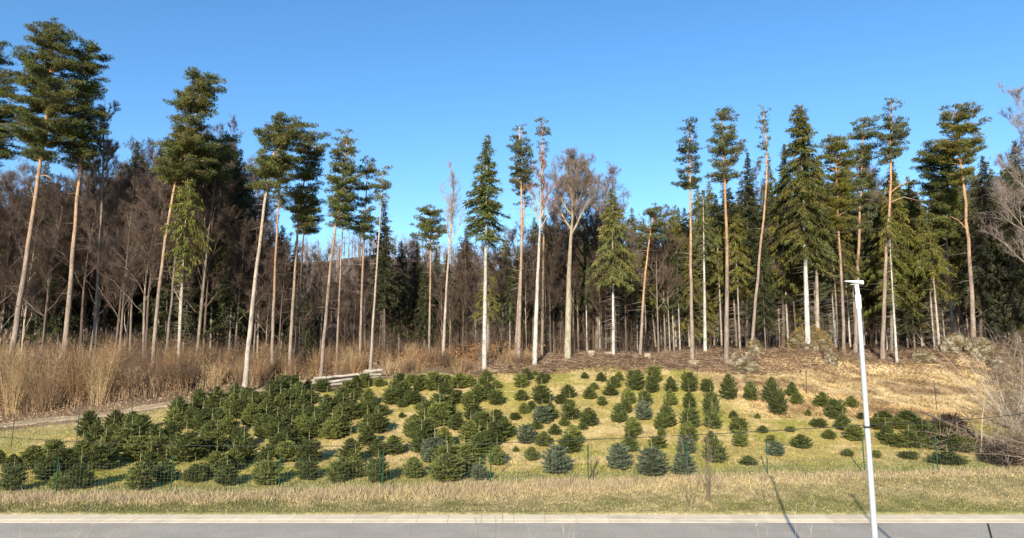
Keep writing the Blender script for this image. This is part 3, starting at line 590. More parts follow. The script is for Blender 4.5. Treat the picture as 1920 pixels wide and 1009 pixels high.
def ft(u, D, v, kind):
    p = (protoD if kind == 'd' else protoH if (u > 900 and D < 80 and rng.random() < .82) else protoS); k = int(rng.integers(0, len(p))) if kind == 'd' or u > 900 or rng.random() < .1 else int(rng.choice([1, 4])); pr = p[k]
    x = D*(u-960)/1300; g = float(gz(x, D)); H = (EYE + D*slope(v) - g); s = H/20.
    if pr.name in usedp: o = dup(pr, (x, D, g), rng.uniform(0, 6.28), (s*.5+.5*min(s, 1), s*.5+.5*min(s, 1), s))
    else: o = pr; usedp.add(pr.name); o.location = (x, D, g); o.scale = (s, s, s); o.rotation_euler = (0, 0, rng.uniform(0, 6.28))
    fill.append((u, D, v, kind, o))
def belt(n, u0, u1, D0, D1, ps, dv=(0, 70)):
    for k in range(n):
        u = u0 + (u1-u0)*(k + rng.random())/n; D = rng.uniform(D0, D1)
        ft(u, D, np.interp(u, env_u, env_v) + rng.uniform(*dv), 's' if rng.random() < ps else 'd')
ft(232, 80, 262, 's'); ft(60, 84, 300, 's')
belt(40, -80, 470, 66, 76, .15, (-10, 80)); belt(44, -80, 470, 77, 92, .35, (-25, 50)); belt(34, -80, 460, 93, 110, .85, (10, 80))
belt(30, 440, 880, 66, 76, .15, (5, 110)); belt(30, 440, 880, 77, 90, .45, (15, 90)); belt(20, 440, 880, 91, 104, .8, (25, 90))
belt(36, 860, 1260, 63, 74, .2, (-10, 100)); belt(32, 860, 1260, 76, 96, .6, (0, 80))
belt(46, 1230, 2000, 63, 72, .78, (0, 110)); belt(46, 1240, 2000, 73, 88, .85, (-35, 40)); belt(20, 1240, 1960, 66, 74, .95, (-45, 30)); belt(16, 1020, 1260, 66, 76, .5, (-20, 50)); belt(16, 1240, 2000, 90, 108, .9, (0, 80))
belt(10, -330, -80, 64, 80, .2, (0, 80)); belt(6, 2000, 2200, 64, 80, .8, (0, 80))
cnt = {}
for (u, D, v, kind, o) in sorted(fill, key=lambda q: q[0]):
    near = [(x_, n_) for x_, n_ in LAND if x_ <= u]
    side = 'right of ' + near[-1][1] if near else 'left of the corner pine'
    key = (side, kind); cnt[key] = cnt.get(key, 0) + 1
    ordn = ['first', 'second', 'third', 'fourth', 'fifth', 'sixth', 'seventh', 'eighth', 'ninth', 'tenth', 'eleventh', 'twelfth', 'thirteenth', 'fourteenth', 'fifteenth', 'sixteenth', 'seventeenth', 'eighteenth', 'nineteenth', 'twentieth'] + [t_ + ' ' + q_ for t_ in ('twenty', 'thirty') for q_ in ['first','second','third','fourth','fifth','sixth','seventh','eighth','ninth','tenth']]
    ordn = ordn[min(cnt[key], len(ordn))-1]
    o['label'] = ('leafless brown forest tree, ' if kind == 'd' else 'green spruce inside the forest, ') + ordn + ' ' + side
    o['category'] = 'tree'
# far wooded hill
b = MB(); n = 5200; y = rng.uniform(118, 275, n); x = y*rng.uniform(-.8, .8, n); z = gz(x, y); h = rng.uniform(6, 11, n)
A = np.stack([x, y, z], 1); col = np.array((.15, .115, .10))*rng.uniform(.7, 1.3, (n, 1)); b.cones(A, A + np.stack([0*h, 0*h, h], 1), .14, col)
for k in range(16):
    s = rng.uniform(.25, .9, n)[:, None]; S = A + np.stack([0*h, 0*h, h], 1)*s; dd = np.stack([rng.normal(0, .45, n), rng.normal(0, .45, n), rng.uniform(.5, 1, n)], 1)*(h*.38)[:, None]; b.cones(S, S+dd, .06, col)
tag(link('far_woodland', b.data('far_woodland', M_twig)), 'hazy brown leafless woodland on the hill seen through the gaps', 'woodland', kind='stuff')

# ------------------------------------------------------------------ young firs of the plantation
FIRS = """-3 870 30 26;22 887 45 32;22 922 48 42;60 882 62 42;100 862 45 36;84 900 45 40;108 920 38 34;148 918 60 48;122 890 50 45;152 866 50 40;165 822 50 48;178 838 50 45;195 868 60 48;185 880 62 42;215 812 44 42;210 836 44 40;230 848 46 42;247 812 44 40;259 921 58 50;263 825 42 45;245 838 40 40;290 836 44 40;258 862 60 42;296 862 55 42;280 888 40 40;308 905 55 40;322 828 40 36;334 790 46 46;328 806 46 40;346 868 66 52;372 862 50 36;364 906 50 32;372 772 40 40;358 805 40 40;378 812 40 42;395 840 56 50;405 848 50 40;405 762 42 36;398 785 42 40;410 808 44 40;440 756 40 38;436 785 50 44;428 818 45 35;460 768 36 38;404 894 60 42;424 910 52 36;448 840 42 36;455 868 60 44;436 882 46 36;448 785 40 34;470 802 46 42;480 775 44 38;514 758 44 42;533 745 42 38;552 738 34 34;560 757 44 40;502 790 50 44;524 785 48 42;543 775 48 42;564 782 46 38;582 798 48 38;497 822 52 42;518 828 52 44;542 812 50 42;566 818 50 40;588 822 46 36;545 838 52 40;520 856 60 42;536 868 44 36;495 882 44 38;500 910 60 42;578 868 54 40;560 880 20 16;578 902 46 32;578 728 26 20;604 736 36 22;583 756 32 24;612 776 40 34;630 770 30 26;640 760 34 30;604 797 42 36;622 825 52 38;640 818 46 36;642 792 44 36;662 786 46 36;680 782 34 28;650 737 28 22;668 730 34 26;684 727 34 26;670 750 28 22;656 872 58 46;665 898 50 42;632 908 44 36;690 762 38 32;700 775 34 26;711 726 28 18;715 780 32 20;708 813 48 34;688 815 44 36;688 838 46 34;706 858 40 32;737 852 50 34;708 906 50 42;775 898 40 34;748 724 30 22;742 748 40 32;760 742 28 26;734 758 42 28;753 764 22 14;774 758 34 22;783 767 14 10;753 783 16 10;773 724 28 18;792 731 34 24;783 735 20 14;813 734 34 30;836 724 26 18;834 741 32 20;862 729 42 24;880 724 26 18;858 757 36 22;846 758 24 16;880 763 34 24;895 754 36 28;822 778 40 34;805 796 46 38;824 802 44 38;846 788 30 26;856 808 38 28;888 790 38 26;777 822 46 38;795 838 54 42;790 850 46 38;832 842 40 34;814 866 48 40 b;836 882 50 38;838 905 70 44;870 876 56 36;862 892 44 30;899 904 32 24 b;882 830 46 34;898 850 50 32;911 717 26 20;903 722 18 12;930 729 24 14;914 745 32 24;898 752 34 26;929 761 30 24;905 815 44 34;946 819 42 32;932 796 24 22;966 788 20 12;925 832 46 36;914 843 40 30;932 874 34 32;988 714 26 20;1003 703 12 8;976 728 26 22;1015 722 22 20;1026 713 14 10;977 752 28 18;1016 756 36 30;1065 746 30 22;1051 757 24 16;996 767 18 14;982 776 22 18;1032 787 30 30;1017 794 36 28 b;1069 789 38 33;1058 800 22 16;1104 800 34 30;1092 807 22 14;1006 806 24 16;987 831 35 30 b;1040 817 26 18;1020 837 32 24;1074 838 40 34;1066 850 44 28;967 846 14 9;996 865 28 22;1042 888 48 44 b;1096 711 17 11;1127 716 22 16;1114 730 18 12;1105 748 26 20;1129 762 18 15;1161 716 18 16;1151 728 26 20;1145 741 32 18;1192 732 34 33;1227 717 28 26;1223 737 24 26;1178 757 30 26;1172 776 28 22;1161 792 32 32;1210 762 26 24;1206 787 30 30 b;1258 737 26 26;1257 760 28 26;1250 801 38 40;1238 806 24 24;1240 820 16 12;1233 843 32 20;1187 818 34 30;1182 827 24 14;1180 851 34 24;1161 880 42 40 b;1223 892 54 44 b;1282 890 42 34 b;1293 737 30 32;1293 766 25 28;1294 804 36 32;1291 832 36 34;1287 850 34 26 b;1326 737 24 22;1334 780 30 36;1337 804 34 36;1367 752 33 42;1334 832 28 20;1341 866 44 40;1408 754 26 32;1449 757 38 42;1460 778 32 38;1486 746 26 25;1495 760 28 22;1543 766 36 26;1568 787 34 32;1582 808 30 26;1376 784 20 14;1386 812 32 26;1389 836 28 26;1430 810 22 12;1482 812 18 9;1536 803 30 14;1420 783 14 9;1516 781 14 12;1503 841 38 23;1447 834 20 14;1456 855 32 22 b;1403 872 36 15;1555 825 28 15;1597 764 28 20;1618 786 20 11;1603 828 34 26;1590 855 24 12;1643 860 16 12;1657 788 28 16;1648 804 34 18;1663 826 30 24;1680 838 36 20;1684 803 40 18;1702 790 34 18;1722 803 34 18;1706 838 36 26;1732 826 40 24;1738 840 36 18;1766 818 40 24;1780 846 44 26;1803 848 40 24;1798 824 40 18;1778 872 54 20;1704 859 28 12"""
def fir_mesh(shape, green, k):
    b = MB(); c = MB()
    b.tube([(0, 0, -.08), (0, 0, .5), (0, 0, 1.0)], [.022, .016, .006], (.16, .12, .09), 5)
    lv = 12
    for q in range(lv):
        f = q/(lv-1); z = .09 + .86*f
        wd = {0: .5*(1-f**1.5)**.8, 1: .5*math.sqrt(max(0, 1 - f**2)), 2: .52*(1-f**1.2)}[shape]*(.74 + .26*min(1, f*5)) + .05
        nb = 10 if f < .7 else 7; a0 = rng.uniform(0, 6.28)
        for j in range(nb):
            if rng.random() < .07: continue
            a = a0 + j*6.283/nb + rng.normal(0, .14); L = wd*rng.uniform(.78, 1.14); el = -.10 + .55*f + rng.normal(0, .07)
            ax = np.array((math.cos(a), math.sin(a), el)); sd = np.array((-math.sin(a), math.cos(a), 0)); st = np.array((0, 0, z)); b.cones([st], [st + ax*L*.9], .009, (.13, .10, .06))
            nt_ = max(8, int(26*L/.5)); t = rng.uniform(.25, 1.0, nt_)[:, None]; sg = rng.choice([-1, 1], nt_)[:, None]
            tw = sd*sg*.8 + ax*.9 + (0, 0, .25); tl = (.09 + .13*(1-t))*L/.5
            S0 = st + ax*L*t + (0, 0, .12)*(t**2)*L/.5; e = S0 + nrm(tw)*tl
            tone = green*rng.uniform(.65, 1.35)
            for r_ in range(5):
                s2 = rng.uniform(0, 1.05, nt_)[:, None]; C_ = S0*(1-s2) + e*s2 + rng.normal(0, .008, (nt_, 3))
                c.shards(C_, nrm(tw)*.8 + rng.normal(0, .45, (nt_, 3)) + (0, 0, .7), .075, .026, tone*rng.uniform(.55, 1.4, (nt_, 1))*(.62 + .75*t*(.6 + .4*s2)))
    needle_pad(c, np.array((0, 0, .97)), .06, 1.3, 10, green, .08, .02)
    return b, c
protoF = []
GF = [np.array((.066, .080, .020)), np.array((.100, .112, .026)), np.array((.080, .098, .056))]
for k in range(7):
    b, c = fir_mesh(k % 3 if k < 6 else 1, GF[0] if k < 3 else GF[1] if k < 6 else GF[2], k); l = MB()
    l.tube([(0, 0, .5), (.004, 0, 1.15), (0, 0, 1.5)], [.008, .0065, .004], (.36, .35, .19), 5)
    for a in range(5):
        l.cones([(0, 0, 1.2)], [(math.cos(a*1.26)*.1, math.sin(a*1.26)*.1, 1.26)], .007, (.25, .26, .12))
        l.shards(np.array([(0, 0, 1.2)]), np.array([(math.cos(a*1.26), math.sin(a*1.26), .5)]), .09, .025, GF[1])
    r = link('young_fir'); r['category'] = 'young fir'
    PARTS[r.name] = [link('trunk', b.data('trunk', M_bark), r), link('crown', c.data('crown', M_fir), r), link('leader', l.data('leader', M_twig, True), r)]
    protoF.append(r)
firs = []; usedf = set()
for line in FIRS.split(';'):
    q = line.split(); u, v, wp, hp = map(float, q[:4]); bl = len(q) > 4
    x, D = ground_hit(u, v); mn = float(fence_y(x)) + .45; x, D = (x, D) if D > mn else (mn*tx(u, v), mn); g = float(gz(x, D)); wm = wp*D/1320*(.80 if u < 760 else 1.15 if u > 1640 else .95); hm = hp*D/1320*(1.0 if u < 760 else 1.1)
    k = 6 if bl else int(rng.integers(0, 3)) if hp/wp > .95 else int(rng.choice([0, 1, 3, 4, 1, 2])) if u < 960 else int(rng.integers(0, 6))
    pr = protoF[k]
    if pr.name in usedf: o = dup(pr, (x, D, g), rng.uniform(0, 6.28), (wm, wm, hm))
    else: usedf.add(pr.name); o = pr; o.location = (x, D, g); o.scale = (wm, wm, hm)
    if hp < 17:
        for ch in list(o.children):
            if ch.name.startswith('leader'): ch.scale = (.6, .6, .8)
    o['group'] = 'young firs of the plantation'; firs.append((u, v, wp, hp, bl, o))

# ------------------------------------------------------------------ fences
POSTS = [107, 322, 524, 718, 920, 1103, 1290, 1440, 1622, 1760]
def post_xy(u):
    y = 33.; 
    for _ in range(6): x = y*tx(u, 895); y = float(fence_y(x))
    return x, y
fr = link('wire_fence'); fx = [(*post_xy(-110), 0)] + [(*post_xy(u), 0) for u in POSTS] + [(*post_xy(1900), 0)]
fx = np.array([(x, y, float(gz(x, y))) for x, y, _ in fx]); fr.location = fx[5]
tag(fr, 'low green post and wire mesh fence along the front of the plantation', 'fence')
for p in fx[1:-1]:
    b = MB(); q = p - fx[5]; b.tube([q + (0, 0, -.2), q + (0, 0, 1.62)], .028, (.02, .1, .05), 8); b.tube([q + (0, 0, 1.6), q + (0, 0, 1.66)], .034, (.02, .1, .05), 8)
    link('post', b.data('post', M_green), fr)
b = MB()
for p, q in zip(fx[:-1], fx[1:]):
    p = p - fx[5]; q = q - fx[5]
    for h in np.linspace(.08, 1.38, 10): b.tube([p + (0, 0, h), (p+q)/2 + (0, 0, h - .012), q + (0, 0, h)], .0019, (.3, .3, .3), 3, False)
    n = int(np.linalg.norm(q-p)/.17)
    for k in range(n):
        c = p + (q-p)*k/n; b.tube([c + (0, 0, .06), c + (0, 0, 1.38)], .0016, (.3, .3, .3), 3, False)
link('wire_mesh', b.data('wire_mesh', M_wire), fr)
rf = link('rear_fence'); RP = [(20, 842, 62), (143, 838, 66), (245, 790, 40), (365, 765, 42), (475, 745, 38), (612, 724, 34), (777, 716, 32), (1037, 706, 30), (1135, 706, 34), (1307, 712, 32), (1400, 724, 34), (1512, 737, 44), (1618, 748, 44), (1757, 770, 56)]
pts = []
for u, v, h in RP:
    x, D = ground_hit(u, v); pts.append((x, D, float(gz(x, D)), h*D/1320))
pts = np.array(pts); rf.location = pts[6, :3]; tag(rf, 'thin dark post fence along the upper edge of the plantation', 'fence')
for p in pts:
    q = p[:3] - pts[6, :3]; b = MB(); b.tube([q + (0, 0, -.2), q + (rng.normal(0, .05), 0, p[3])], .022, (.03, .04, .03), 6); link('post', b.data('post', M_dark), rf)
b = MB()
for p, q in zip(pts[:-1], pts[1:]):
    for h in (.45, 1.0): b.tube([p[:3] - pts[6, :3] + (0, 0, h), (p[:3]+q[:3])/2 - pts[6, :3] + (0, 0, h-.03), q[:3] - pts[6, :3] + (0, 0, h)], .003, (.3, .3, .3), 3, False)
link('wire', b.data('wire', M_dark), rf)
# labels of the firs, told by the fence post they stand above and their turn up the slope
ORD0 = ['first','second','third','fourth','fifth','sixth','seventh','eighth','ninth']
ORD = ['nearest the fence', 'second up', 'third up', 'fourth up', 'fifth up', 'sixth up', 'seventh up', 'eighth up', 'ninth up', 'tenth up', 'eleventh up', 'twelfth up', 'thirteenth up', 'fourteenth up', 'fifteenth up', 'sixteenth up', 'seventeenth up', 'eighteenth up', 'nineteenth up', 'twentieth up', ] + ['twenty %s up' % q for q in ORD0] + ['thirtieth up'] + ['thirty %s up' % q for q in ORD0]
NUM = ['first', 'second', 'third', 'fourth', 'fifth', 'sixth', 'seventh', 'eighth', 'ninth', 'tenth']
strips = {}
for f in firs:
    u = f[0]; best = min(range(10), key=lambda k: abs(POSTS[k] - u)); gapk = np.searchsorted(POSTS, u)
    if abs(POSTS[best] - u) < 48: key = 'above the %s fence post' % NUM[best]
    elif gapk == 0: key = 'left of the first fence post'
    elif gapk == 10: key = 'right of the tenth fence post'
    else: key = 'between %s and %s fence posts' % (NUM[gapk-1], NUM[gapk])
    strips.setdefault(key, []).append(f)
for key, fs in strips.items():
    for k, f in enumerate(sorted(fs, key=lambda q: -q[1])):
        look = 'blue grey' if f[4] else 'tiny' if f[3] < 15 else 'broad green' if f[2] > 1.25*f[3] else 'tall green' if f[3] > .97*f[2] else 'bushy green'
        f[5]['label'] = '%s fir, %s the slope %s' % (look, ORD[min(k, len(ORD)-1)], key) if k else '%s fir, nearest the road, %s' % (look, key)

# ------------------------------------------------------------------ street lamp and cable
LD = 14.5; lx = LD*(1640.5-960)/(F*CP + (1009-504.5)*SP); 
def street_lamp(x, y, H, label):
    r = link('street_lamp', None, None, (x, y, -.02)); tag(r, label, 'street lamp', 'street lamps beside the road')
    b = MB(); z = np.linspace(0, H - .55, 12); b.tube(np.stack([0*z, 0*z, z], 1), .067 - .022*z/H, (.5, .5, .5), 20); link('pole', b.data('pole', M_pole, True), r)
    b = MB(); b.tube([(0, 0, H-.57), (0, 0, H-.56), (0, 0, H-.28), (0, 0, H-.27)], [.05, .058, .058, .05], (.5, .5, .5), 16)
    b.tube([(0, 0, H-.3), (-.005, 0, H-.16), (-.01, .01, H-.06)], [.04, .042, .045], (.5, .5, .5), 16); link('collar', b.data('collar', M_lampw, True), r)
    b = MB(); V = []; Fc = []; n = 12; m_ = 12        # flat teardrop head pointing left over the road
    for i in range(n):
        f = i/(n-1); cx = .13 - .40*f; hw = (.095 - .06*f)*math.sin(math.pi*min(1, .12 + f*1.2)/1.0 if f < .35 else math.pi/2)*(1 if f < .93 else .5); th = .052*(1-f)**.8 + .005
        hw = max(hw, .02)
        for j in range(m_):
            a = 2*math.pi*j/m_; V.append((cx, hw*math.cos(a), H - .02 + th*math.sin(a)*(1 if math.sin(a) > 0 else .75) + .035*f))
    for i in range(n-1):
        for j in range(m_): Fc.append((i*m_+j, i*m_+(j+1) % m_, (i+1)*m_+(j+1) % m_, (i+1)*m_+j))
    V += [(.13, 0, H-.02), (-.27, 0, H+.015)]; b.faces(V, Fc, (.5, .5, .5)); k0 = n*m_
    b.faces(V, [(k0, (j+1) % m_, j) for j in range(m_)] + [(k0+1, (n-1)*m_+j, (n-1)*m_+(j+1) % m_) for j in range(m_)], (.5, .5, .5))
    hd = link('lamp_head', b.data('lamp_head', M_lampw, True), r)
    b = MB(); b.box((-.07, 0, H-.056), (.07, .05, .006)); link('lens', b.data('lens', mat('lamp_lens', rough=.2, tint=(.5, .5, .47))), hd)
    b = MB(); b.tube([(0, 0, 4.80), (0, 0, 4.84)], .072, (.5, .5, .5), 16); link('clamp', b.data('clamp', M_dark), r)
    return r
Hl = EYE + LD*slope(527)
street_lamp(lx, LD, Hl, 'slim white street lamp with flat head standing before the plantation')
street_lamp(lx + 2.05, 9.8, 8.2, 'street lamp just outside the right edge, seen only by its shadow')
b = MB(); zc = EYE + LD*slope(797)
anch = [(-14., 20.5, 4.3), (lx, LD, zc), (17., 12., zc + .55)]
b0 = np.array(anch[0]); 
P = []
lp = np.array(anch[1]); ln = at(-60, 815, 26.)
for s in np.linspace(0, 1, 30): q = lp*(1-s) + ln*s; P.append(q - (0, 0, 4*s*(1-s)*.42))
cb = link('cable', None); P = np.array(P); o = np.array(lp)
b.tube(P - o, .0085, (.1, .1, .1), 5); q2 = at(2060, 760, 13.); b.tube(np.array([lp, (lp+q2)/2 - (0, 0, .06), q2]) - o, .0085, (.1, .1, .1), 5)
bpy.data.objects.remove(cb); cb = link('cable', b.data('cable', M_cable), None, o); tag(cb, 'thin dark cable strung across the picture and clamped to the lamp pole', 'cable')

# ------------------------------------------------------------------ logs, boulders, stumps
def log(u0, v0, u1, v1, D, wpx, label, tone):
    A = at(u0, v0, D); B = at(u1, v1, D + rng.uniform(-.4, .4)); r = wpx*D/2600
    b = MB(); n = 9; s = np.linspace(0, 1, n)[:, None]; P = A*(1-s) + B*s + rng.normal(0, r*.12, (n, 3)); P = P - A
    ro = link('log', None, None, A); tag(ro, label, 'log', 'logs of the pile')
    b.tube(P, r*(1 - .15*s[:, 0]), tone*rng.uniform(.8, 1.1, (n, 1)), 10, False); link('bark', b.data('bark', M_wood), ro)
    for e, sg in ((0, -1), (n-1, 1)):
        b = MB(); dr = nrm(P[-1] - P[0])*sg; b.tube([P[e] - dr*.02, P[e] + dr*.02], r*.97*(1 - .15*s[e, 0]), (.55, .42, .27), 10); link('cut_end', b.data('cut_end', M_wood), ro)
xg, Dg = ground_hit(640, 716); LT = np.array((.36, .32, .275)); LDp = 58.5
gl = lambda u: None
base_v = 504.5 + 0
def vg(u, D):   # picture height of the ground at column u and depth D
    z = float(gz(D*(u-960)/1310, D)); s = (z-EYE)/D; return 504.5 - F*(s*CP - SP)/(CP + s*SP)
vb = vg(640, LDp)
for (u0, dv0, u1, dv1, dD, wp, lab) in [(572, 2.3, 680, 3.1, -1.2, 5.2, 'front log at ground level of the pale log pile'), (580, 3.1, 700, 2.3, -.7, 5.2, 'second ground level log of the pale log pile'), (588, 3.1, 712, 3.1, 0, 5.9, 'rear ground level log of the pale log pile'),
        (584, 8.6, 690, 7.0, -.9, 5.2, 'front log in the middle layer of the pale log pile'), (590, 9.4, 716, 7.8, -.2, 5.9, 'rear log in the middle layer of the pale log pile'), (594, 14.0, 690, 11.7, -.6, 5.2, 'topmost log of the pale log pile, long and weathered'),
        (684, 12.5, 718, 14.0, .3, 5.9, 'short thick log sticking out right at the top of the pile')]:
    D_ = LDp + dD; log(u0, vg(u0, D_) - dv0, u1, vg(u1, D_) - dv1, D_, wp, lab, LT*rng.uniform(.85, 1.1))
def boulder(u, v, D, wpx, hpx, label, moss, name='boulder', cat='boulder', dep=.8, sink=.2):
    x = D*tx(u, v); z = float(gz(x, D)); rx = wpx*D/2600; rz = hpx*D/1300
    n, m_ = 26, 36; V = []; 
    sd = rng.uniform(0, 50, 3)
    for i in range(n+1):
        ph = math.pi*i/n
        for j in range(m_):
            th = 2*math.pi*j/m_; d = np.array((math.sin(ph)*math.cos(th), math.sin(ph)*math.sin(th), math.cos(ph)))
            k = 1 + .22*math.sin(3*d[0]+sd[0])*math.cos(2.6*d[2]+sd[1]) + .13*math.sin(7*d[1]+sd[2]+3*d[2]) + .06*math.sin(13*d[0]+9*d[1]+sd[0]) + rng.normal(0, .025)
            k = round(k*9)/9*.4 + k*.6; V.append(d*k*(rx, rx*dep, rz*(1-sink)))
    V = np.array(V); Q = [(i*m_+j, (i+1)*m_+j, (i+1)*m_+(j+1) % m_, i*m_+(j+1) % m_) for i in range(n) for j in range(m_)]
    cen = V[np.array(Q)].mean(1); k = np.clip(noise2(cen[:, 0]*3 + u, cen[:, 2]*3, .9)*1.6 - .35 + moss + cen[:, 2]/rz*.3, 0, 1)[:, None]; k2 = noise2(cen[:, 0]*2 + u, cen[:, 2]*4 + cen[:, 1], .55); k3 = noise2(cen[:, 0]*2 - u, cen[:, 2]*2 + cen[:, 1]*2, .3); k = np.clip(k*.6 + sstep(.42, .6, k2*.6 + k3*.4)[:, None]*.75, 0, 1)
    col = np.array((.25, .22, .16))*(1-k) + np.array((.09, .066, .03))*k
    b = MB(); b.faces(V, Q, col*rng.uniform(.75, 1.25, (len(Q), 1)))
    r = link(name, b.data(name, M_rock), None, (x, D, z + rz*.15)); tag(r, label, cat, 'boulders at the top of the slope'); return r, rx, rz
BL = []
def moss_tufts(r, rx, rz, n, col):
    b = MB(); d = nrm(rng.normal(size=(n, 3))); d[:, 2] = np.abs(d[:, 2]); b.shards(d*(rx*1.02, rx*.85, rz*.85), d + rng.normal(0, .5, d.shape), rng.uniform(.1, .35, n), .04, col*rng.uniform(.5, 1.4, (n, 1)))
    q = link('overgrowth', b.data('overgrowth', M_twig), r)
r_, a_, c_ = boulder(1517, 640, 61, 74, 50, 'largest boulder, a mossy mound overgrown with brown brush under the biggest spruce', .35); moss_tufts(r_, a_, c_, 2600, np.array((.22, .15, .05)))
r_, a_, c_ = boulder(1413, 640, 60, 28, 30, 'upright mossy boulder left of the largest mound', .1); moss_tufts(r_, a_, c_, 300, np.array((.2, .14, .06)))
r_, a_, c_ = boulder(1395, 675, 57, 52, 30, 'wide pale boulder half buried at the rim of the straw slope', -.05); moss_tufts(r_, a_, c_, 700, np.array((.15, .09, .06)))
r_, a_, c_ = boulder(1557, 672, 58, 26, 34, 'yellow lichened boulder below and right of the largest mound', .0); moss_tufts(r_, a_, c_, 420, np.array((.17, .11, .06)))
r_, a_, c_ = boulder(1728, 668, 59, 40, 22, 'low grey boulder right of the lamp, below the leaning thin trunk', -.1); moss_tufts(r_, a_, c_, 420, np.array((.17, .11, .06)))
r_, a_, c_ = boulder(1790, 652, 60, 46, 26, 'pale grey boulder left of the last tall pine', -.3); moss_tufts(r_, a_, c_, 420, np.array((.17, .11, .06)))
r_, a_, c_ = boulder(1835, 655, 58.5, 42, 34, 'pale cracked boulder right of the last tall pine', -.25); moss_tufts(r_, a_, c_, 420, np.array((.17, .11, .06)))
r_, a_, c_ = boulder(1866, 672, 57, 26, 20, 'small pale boulder farthest right among the dead branches', -.2); moss_tufts(r_, a_, c_, 420, np.array((.17, .11, .06)))
def stump(u, D, wpx, hpx, label):
    x = D*(u-960)/1300; z = float(gz(x, D)); r = wpx*D/2600; h = hpx*D/1300; ro = link('tree_stump', None, None, (x, D, z)); tag(ro, label, 'stump', 'cut stumps at the top of the slope')
    b = MB(); b.tube([(0, 0, -.2), (0, 0, .1), (0, 0, h)], [r*1.35, r*1.1, r], (.34, .27, .19), 12, False); link('bark', b.data('bark', M_bark), ro)
    b = MB(); b.tube([(0, 0, h-.02), (.0, 0, h+.01)], r*.98, (.60, .48, .32), 12); link('cut_top', b.data('cut_top', M_wood), ro)
stump(1108, 60, 14, 9, 'pale cut stump at the forest edge right of the forked beech')
stump(1212, 59.5, 13, 10, 'cut stump just right of the broken bent pine')
stump(1297, 58.5, 20, 8, 'wide low stump at the foot of the layered narrow pine')
stump(1140, 60.5, 18, 7, 'broad low stump beside the white twiggy spruce')
stump(1395, 59.5, 9, 12, 'narrow stump left of the upright mossy boulder')
# uprooted root plate in the left wood
x = 66*tx(235, 560); z = float(gz(x, 66)); b = MB(); n = 900
d = nrm(rng.normal(size=(n, 3))); A = d*(.9, .4, .9)*rng.random((n, 1)) + (0, 0, 1.4); b.cones(A, A + nrm(d + rng.normal(0, .4, d.shape))*rng.uniform(.3, 1.5, (n, 1))*(1, .7, 1), .04, np.array((.13, .09, .06))*rng.uniform(.5, 1.6, (n, 1)))
b.shards(A, d, .35, .25, np.array((.10, .085, .03))*rng.uniform(.5, 1.5, (n, 1)))
tag(link('root_plate', b.data('root_plate', M_twig), None, (x, 66, z)), 'upturned root plate of a fallen tree between trunks in the left wood', 'root plate')
def dark_heap(u, v, D, wpx, hpx, label):  # heaps of near-black stems standing in for a black hollow and dark mass
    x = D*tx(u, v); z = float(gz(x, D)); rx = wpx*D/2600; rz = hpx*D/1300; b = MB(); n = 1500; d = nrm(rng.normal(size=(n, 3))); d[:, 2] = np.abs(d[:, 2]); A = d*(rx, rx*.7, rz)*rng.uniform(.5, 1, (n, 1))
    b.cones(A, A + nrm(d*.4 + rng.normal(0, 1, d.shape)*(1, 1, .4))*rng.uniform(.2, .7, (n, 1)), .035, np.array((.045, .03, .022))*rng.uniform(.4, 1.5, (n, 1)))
    tag(link('dark_stem_heap', b.data('dark_stem_heap', M_twig), None, (x, D, z)), label, 'root ball')
dark_heap(1878, 876, 37.5, 60, 30, 'black heap of stems low on the bank at the right end of the firs')
dark_heap(1780, 800, 43.5, 56, 28, 'dark heap of stems behind the rightmost firs')
# fallen tree and brush heap at the right edge
def hit3(u, v): x, D = ground_hit(u, v); return np.array((x, D, float(gz(x, D))))
o = hit3(1840, 850); ft_ = link('fallen_tree', None, None, o); tag(ft_, 'dark fallen tree with snapped limbs right of the last firs', 'fallen tree')
b = MB(); m = o[1]/1320
def rel(du, dv, dy=0): return np.array((du*m, dy, -dv*m))
b.tube([rel(60, 12), rel(20, -18), rel(-10, -40, 1), rel(-60, -72, 2.5)], [.16, .14, .10, .05], (.10, .075, .055), 8)
b.tube([rel(-5, 0), rel(-6, -30), rel(-16, -62), rel(-22, -78, .3)], [.1, .08, .06, .02], (.14, .11, .08), 7)
b.tube([rel(-16, -60), rel(-5, -72), rel(18, -73)], [.05, .04, .02], (.13, .10, .07), 6); b.tube([rel(-16, -60), rel(-40, -74), rel(-90, -70, .4)], [.05, .03, .015], (.13, .10, .07), 6)
b.tube([rel(60, 10), rel(95, -18, .5), rel(130, -40, 1)], [.1, .07, .03], (.15, .12, .09), 6); link('trunk', b.data('trunk', M_bark), ft_)
b = MB(); n = 700; A = rng.normal(0, 1, (n, 3))*(1.7, .8, .35) + (.4, .4, .5); d = rng.normal(size=(n, 3))*(1, .6, .6); b.cones(A, A + nrm(d)*rng.uniform(.4, 1.6, (n, 1)), .016, np.array((.13, .095, .07))*rng.uniform(.5, 2, (n, 1)))
link('branches', b.data('branches', M_twig), ft_)
b = MB(); b.tube([rel(-8, 40), rel(-12, 0), rel(-4, -60), rel(8, -120)], [.03, .03, .02, .008], (.42, .33, .22), 5)
tag(link('sapling', b.data('sapling', M_bark), None, o + (0, -.5, 0)), 'pale thin bent sapling in front of the dark fallen tree', 'sapling')
b = MB(); u_ = rng.uniform(1845, 1990, 2600); v_ = rng.uniform(640, 880, 2600); k = rng.random(2600) < np.clip((u_ - 1840)/70, .1, 1); u_, v_ = u_[k], v_[k]
y = np.interp(v_, [640, 668, 705, 752, 800, 850, 882], [64, 60, 55, 50, 45, 40, 36]); x = y*(u_-960)/1318; n = len(x)
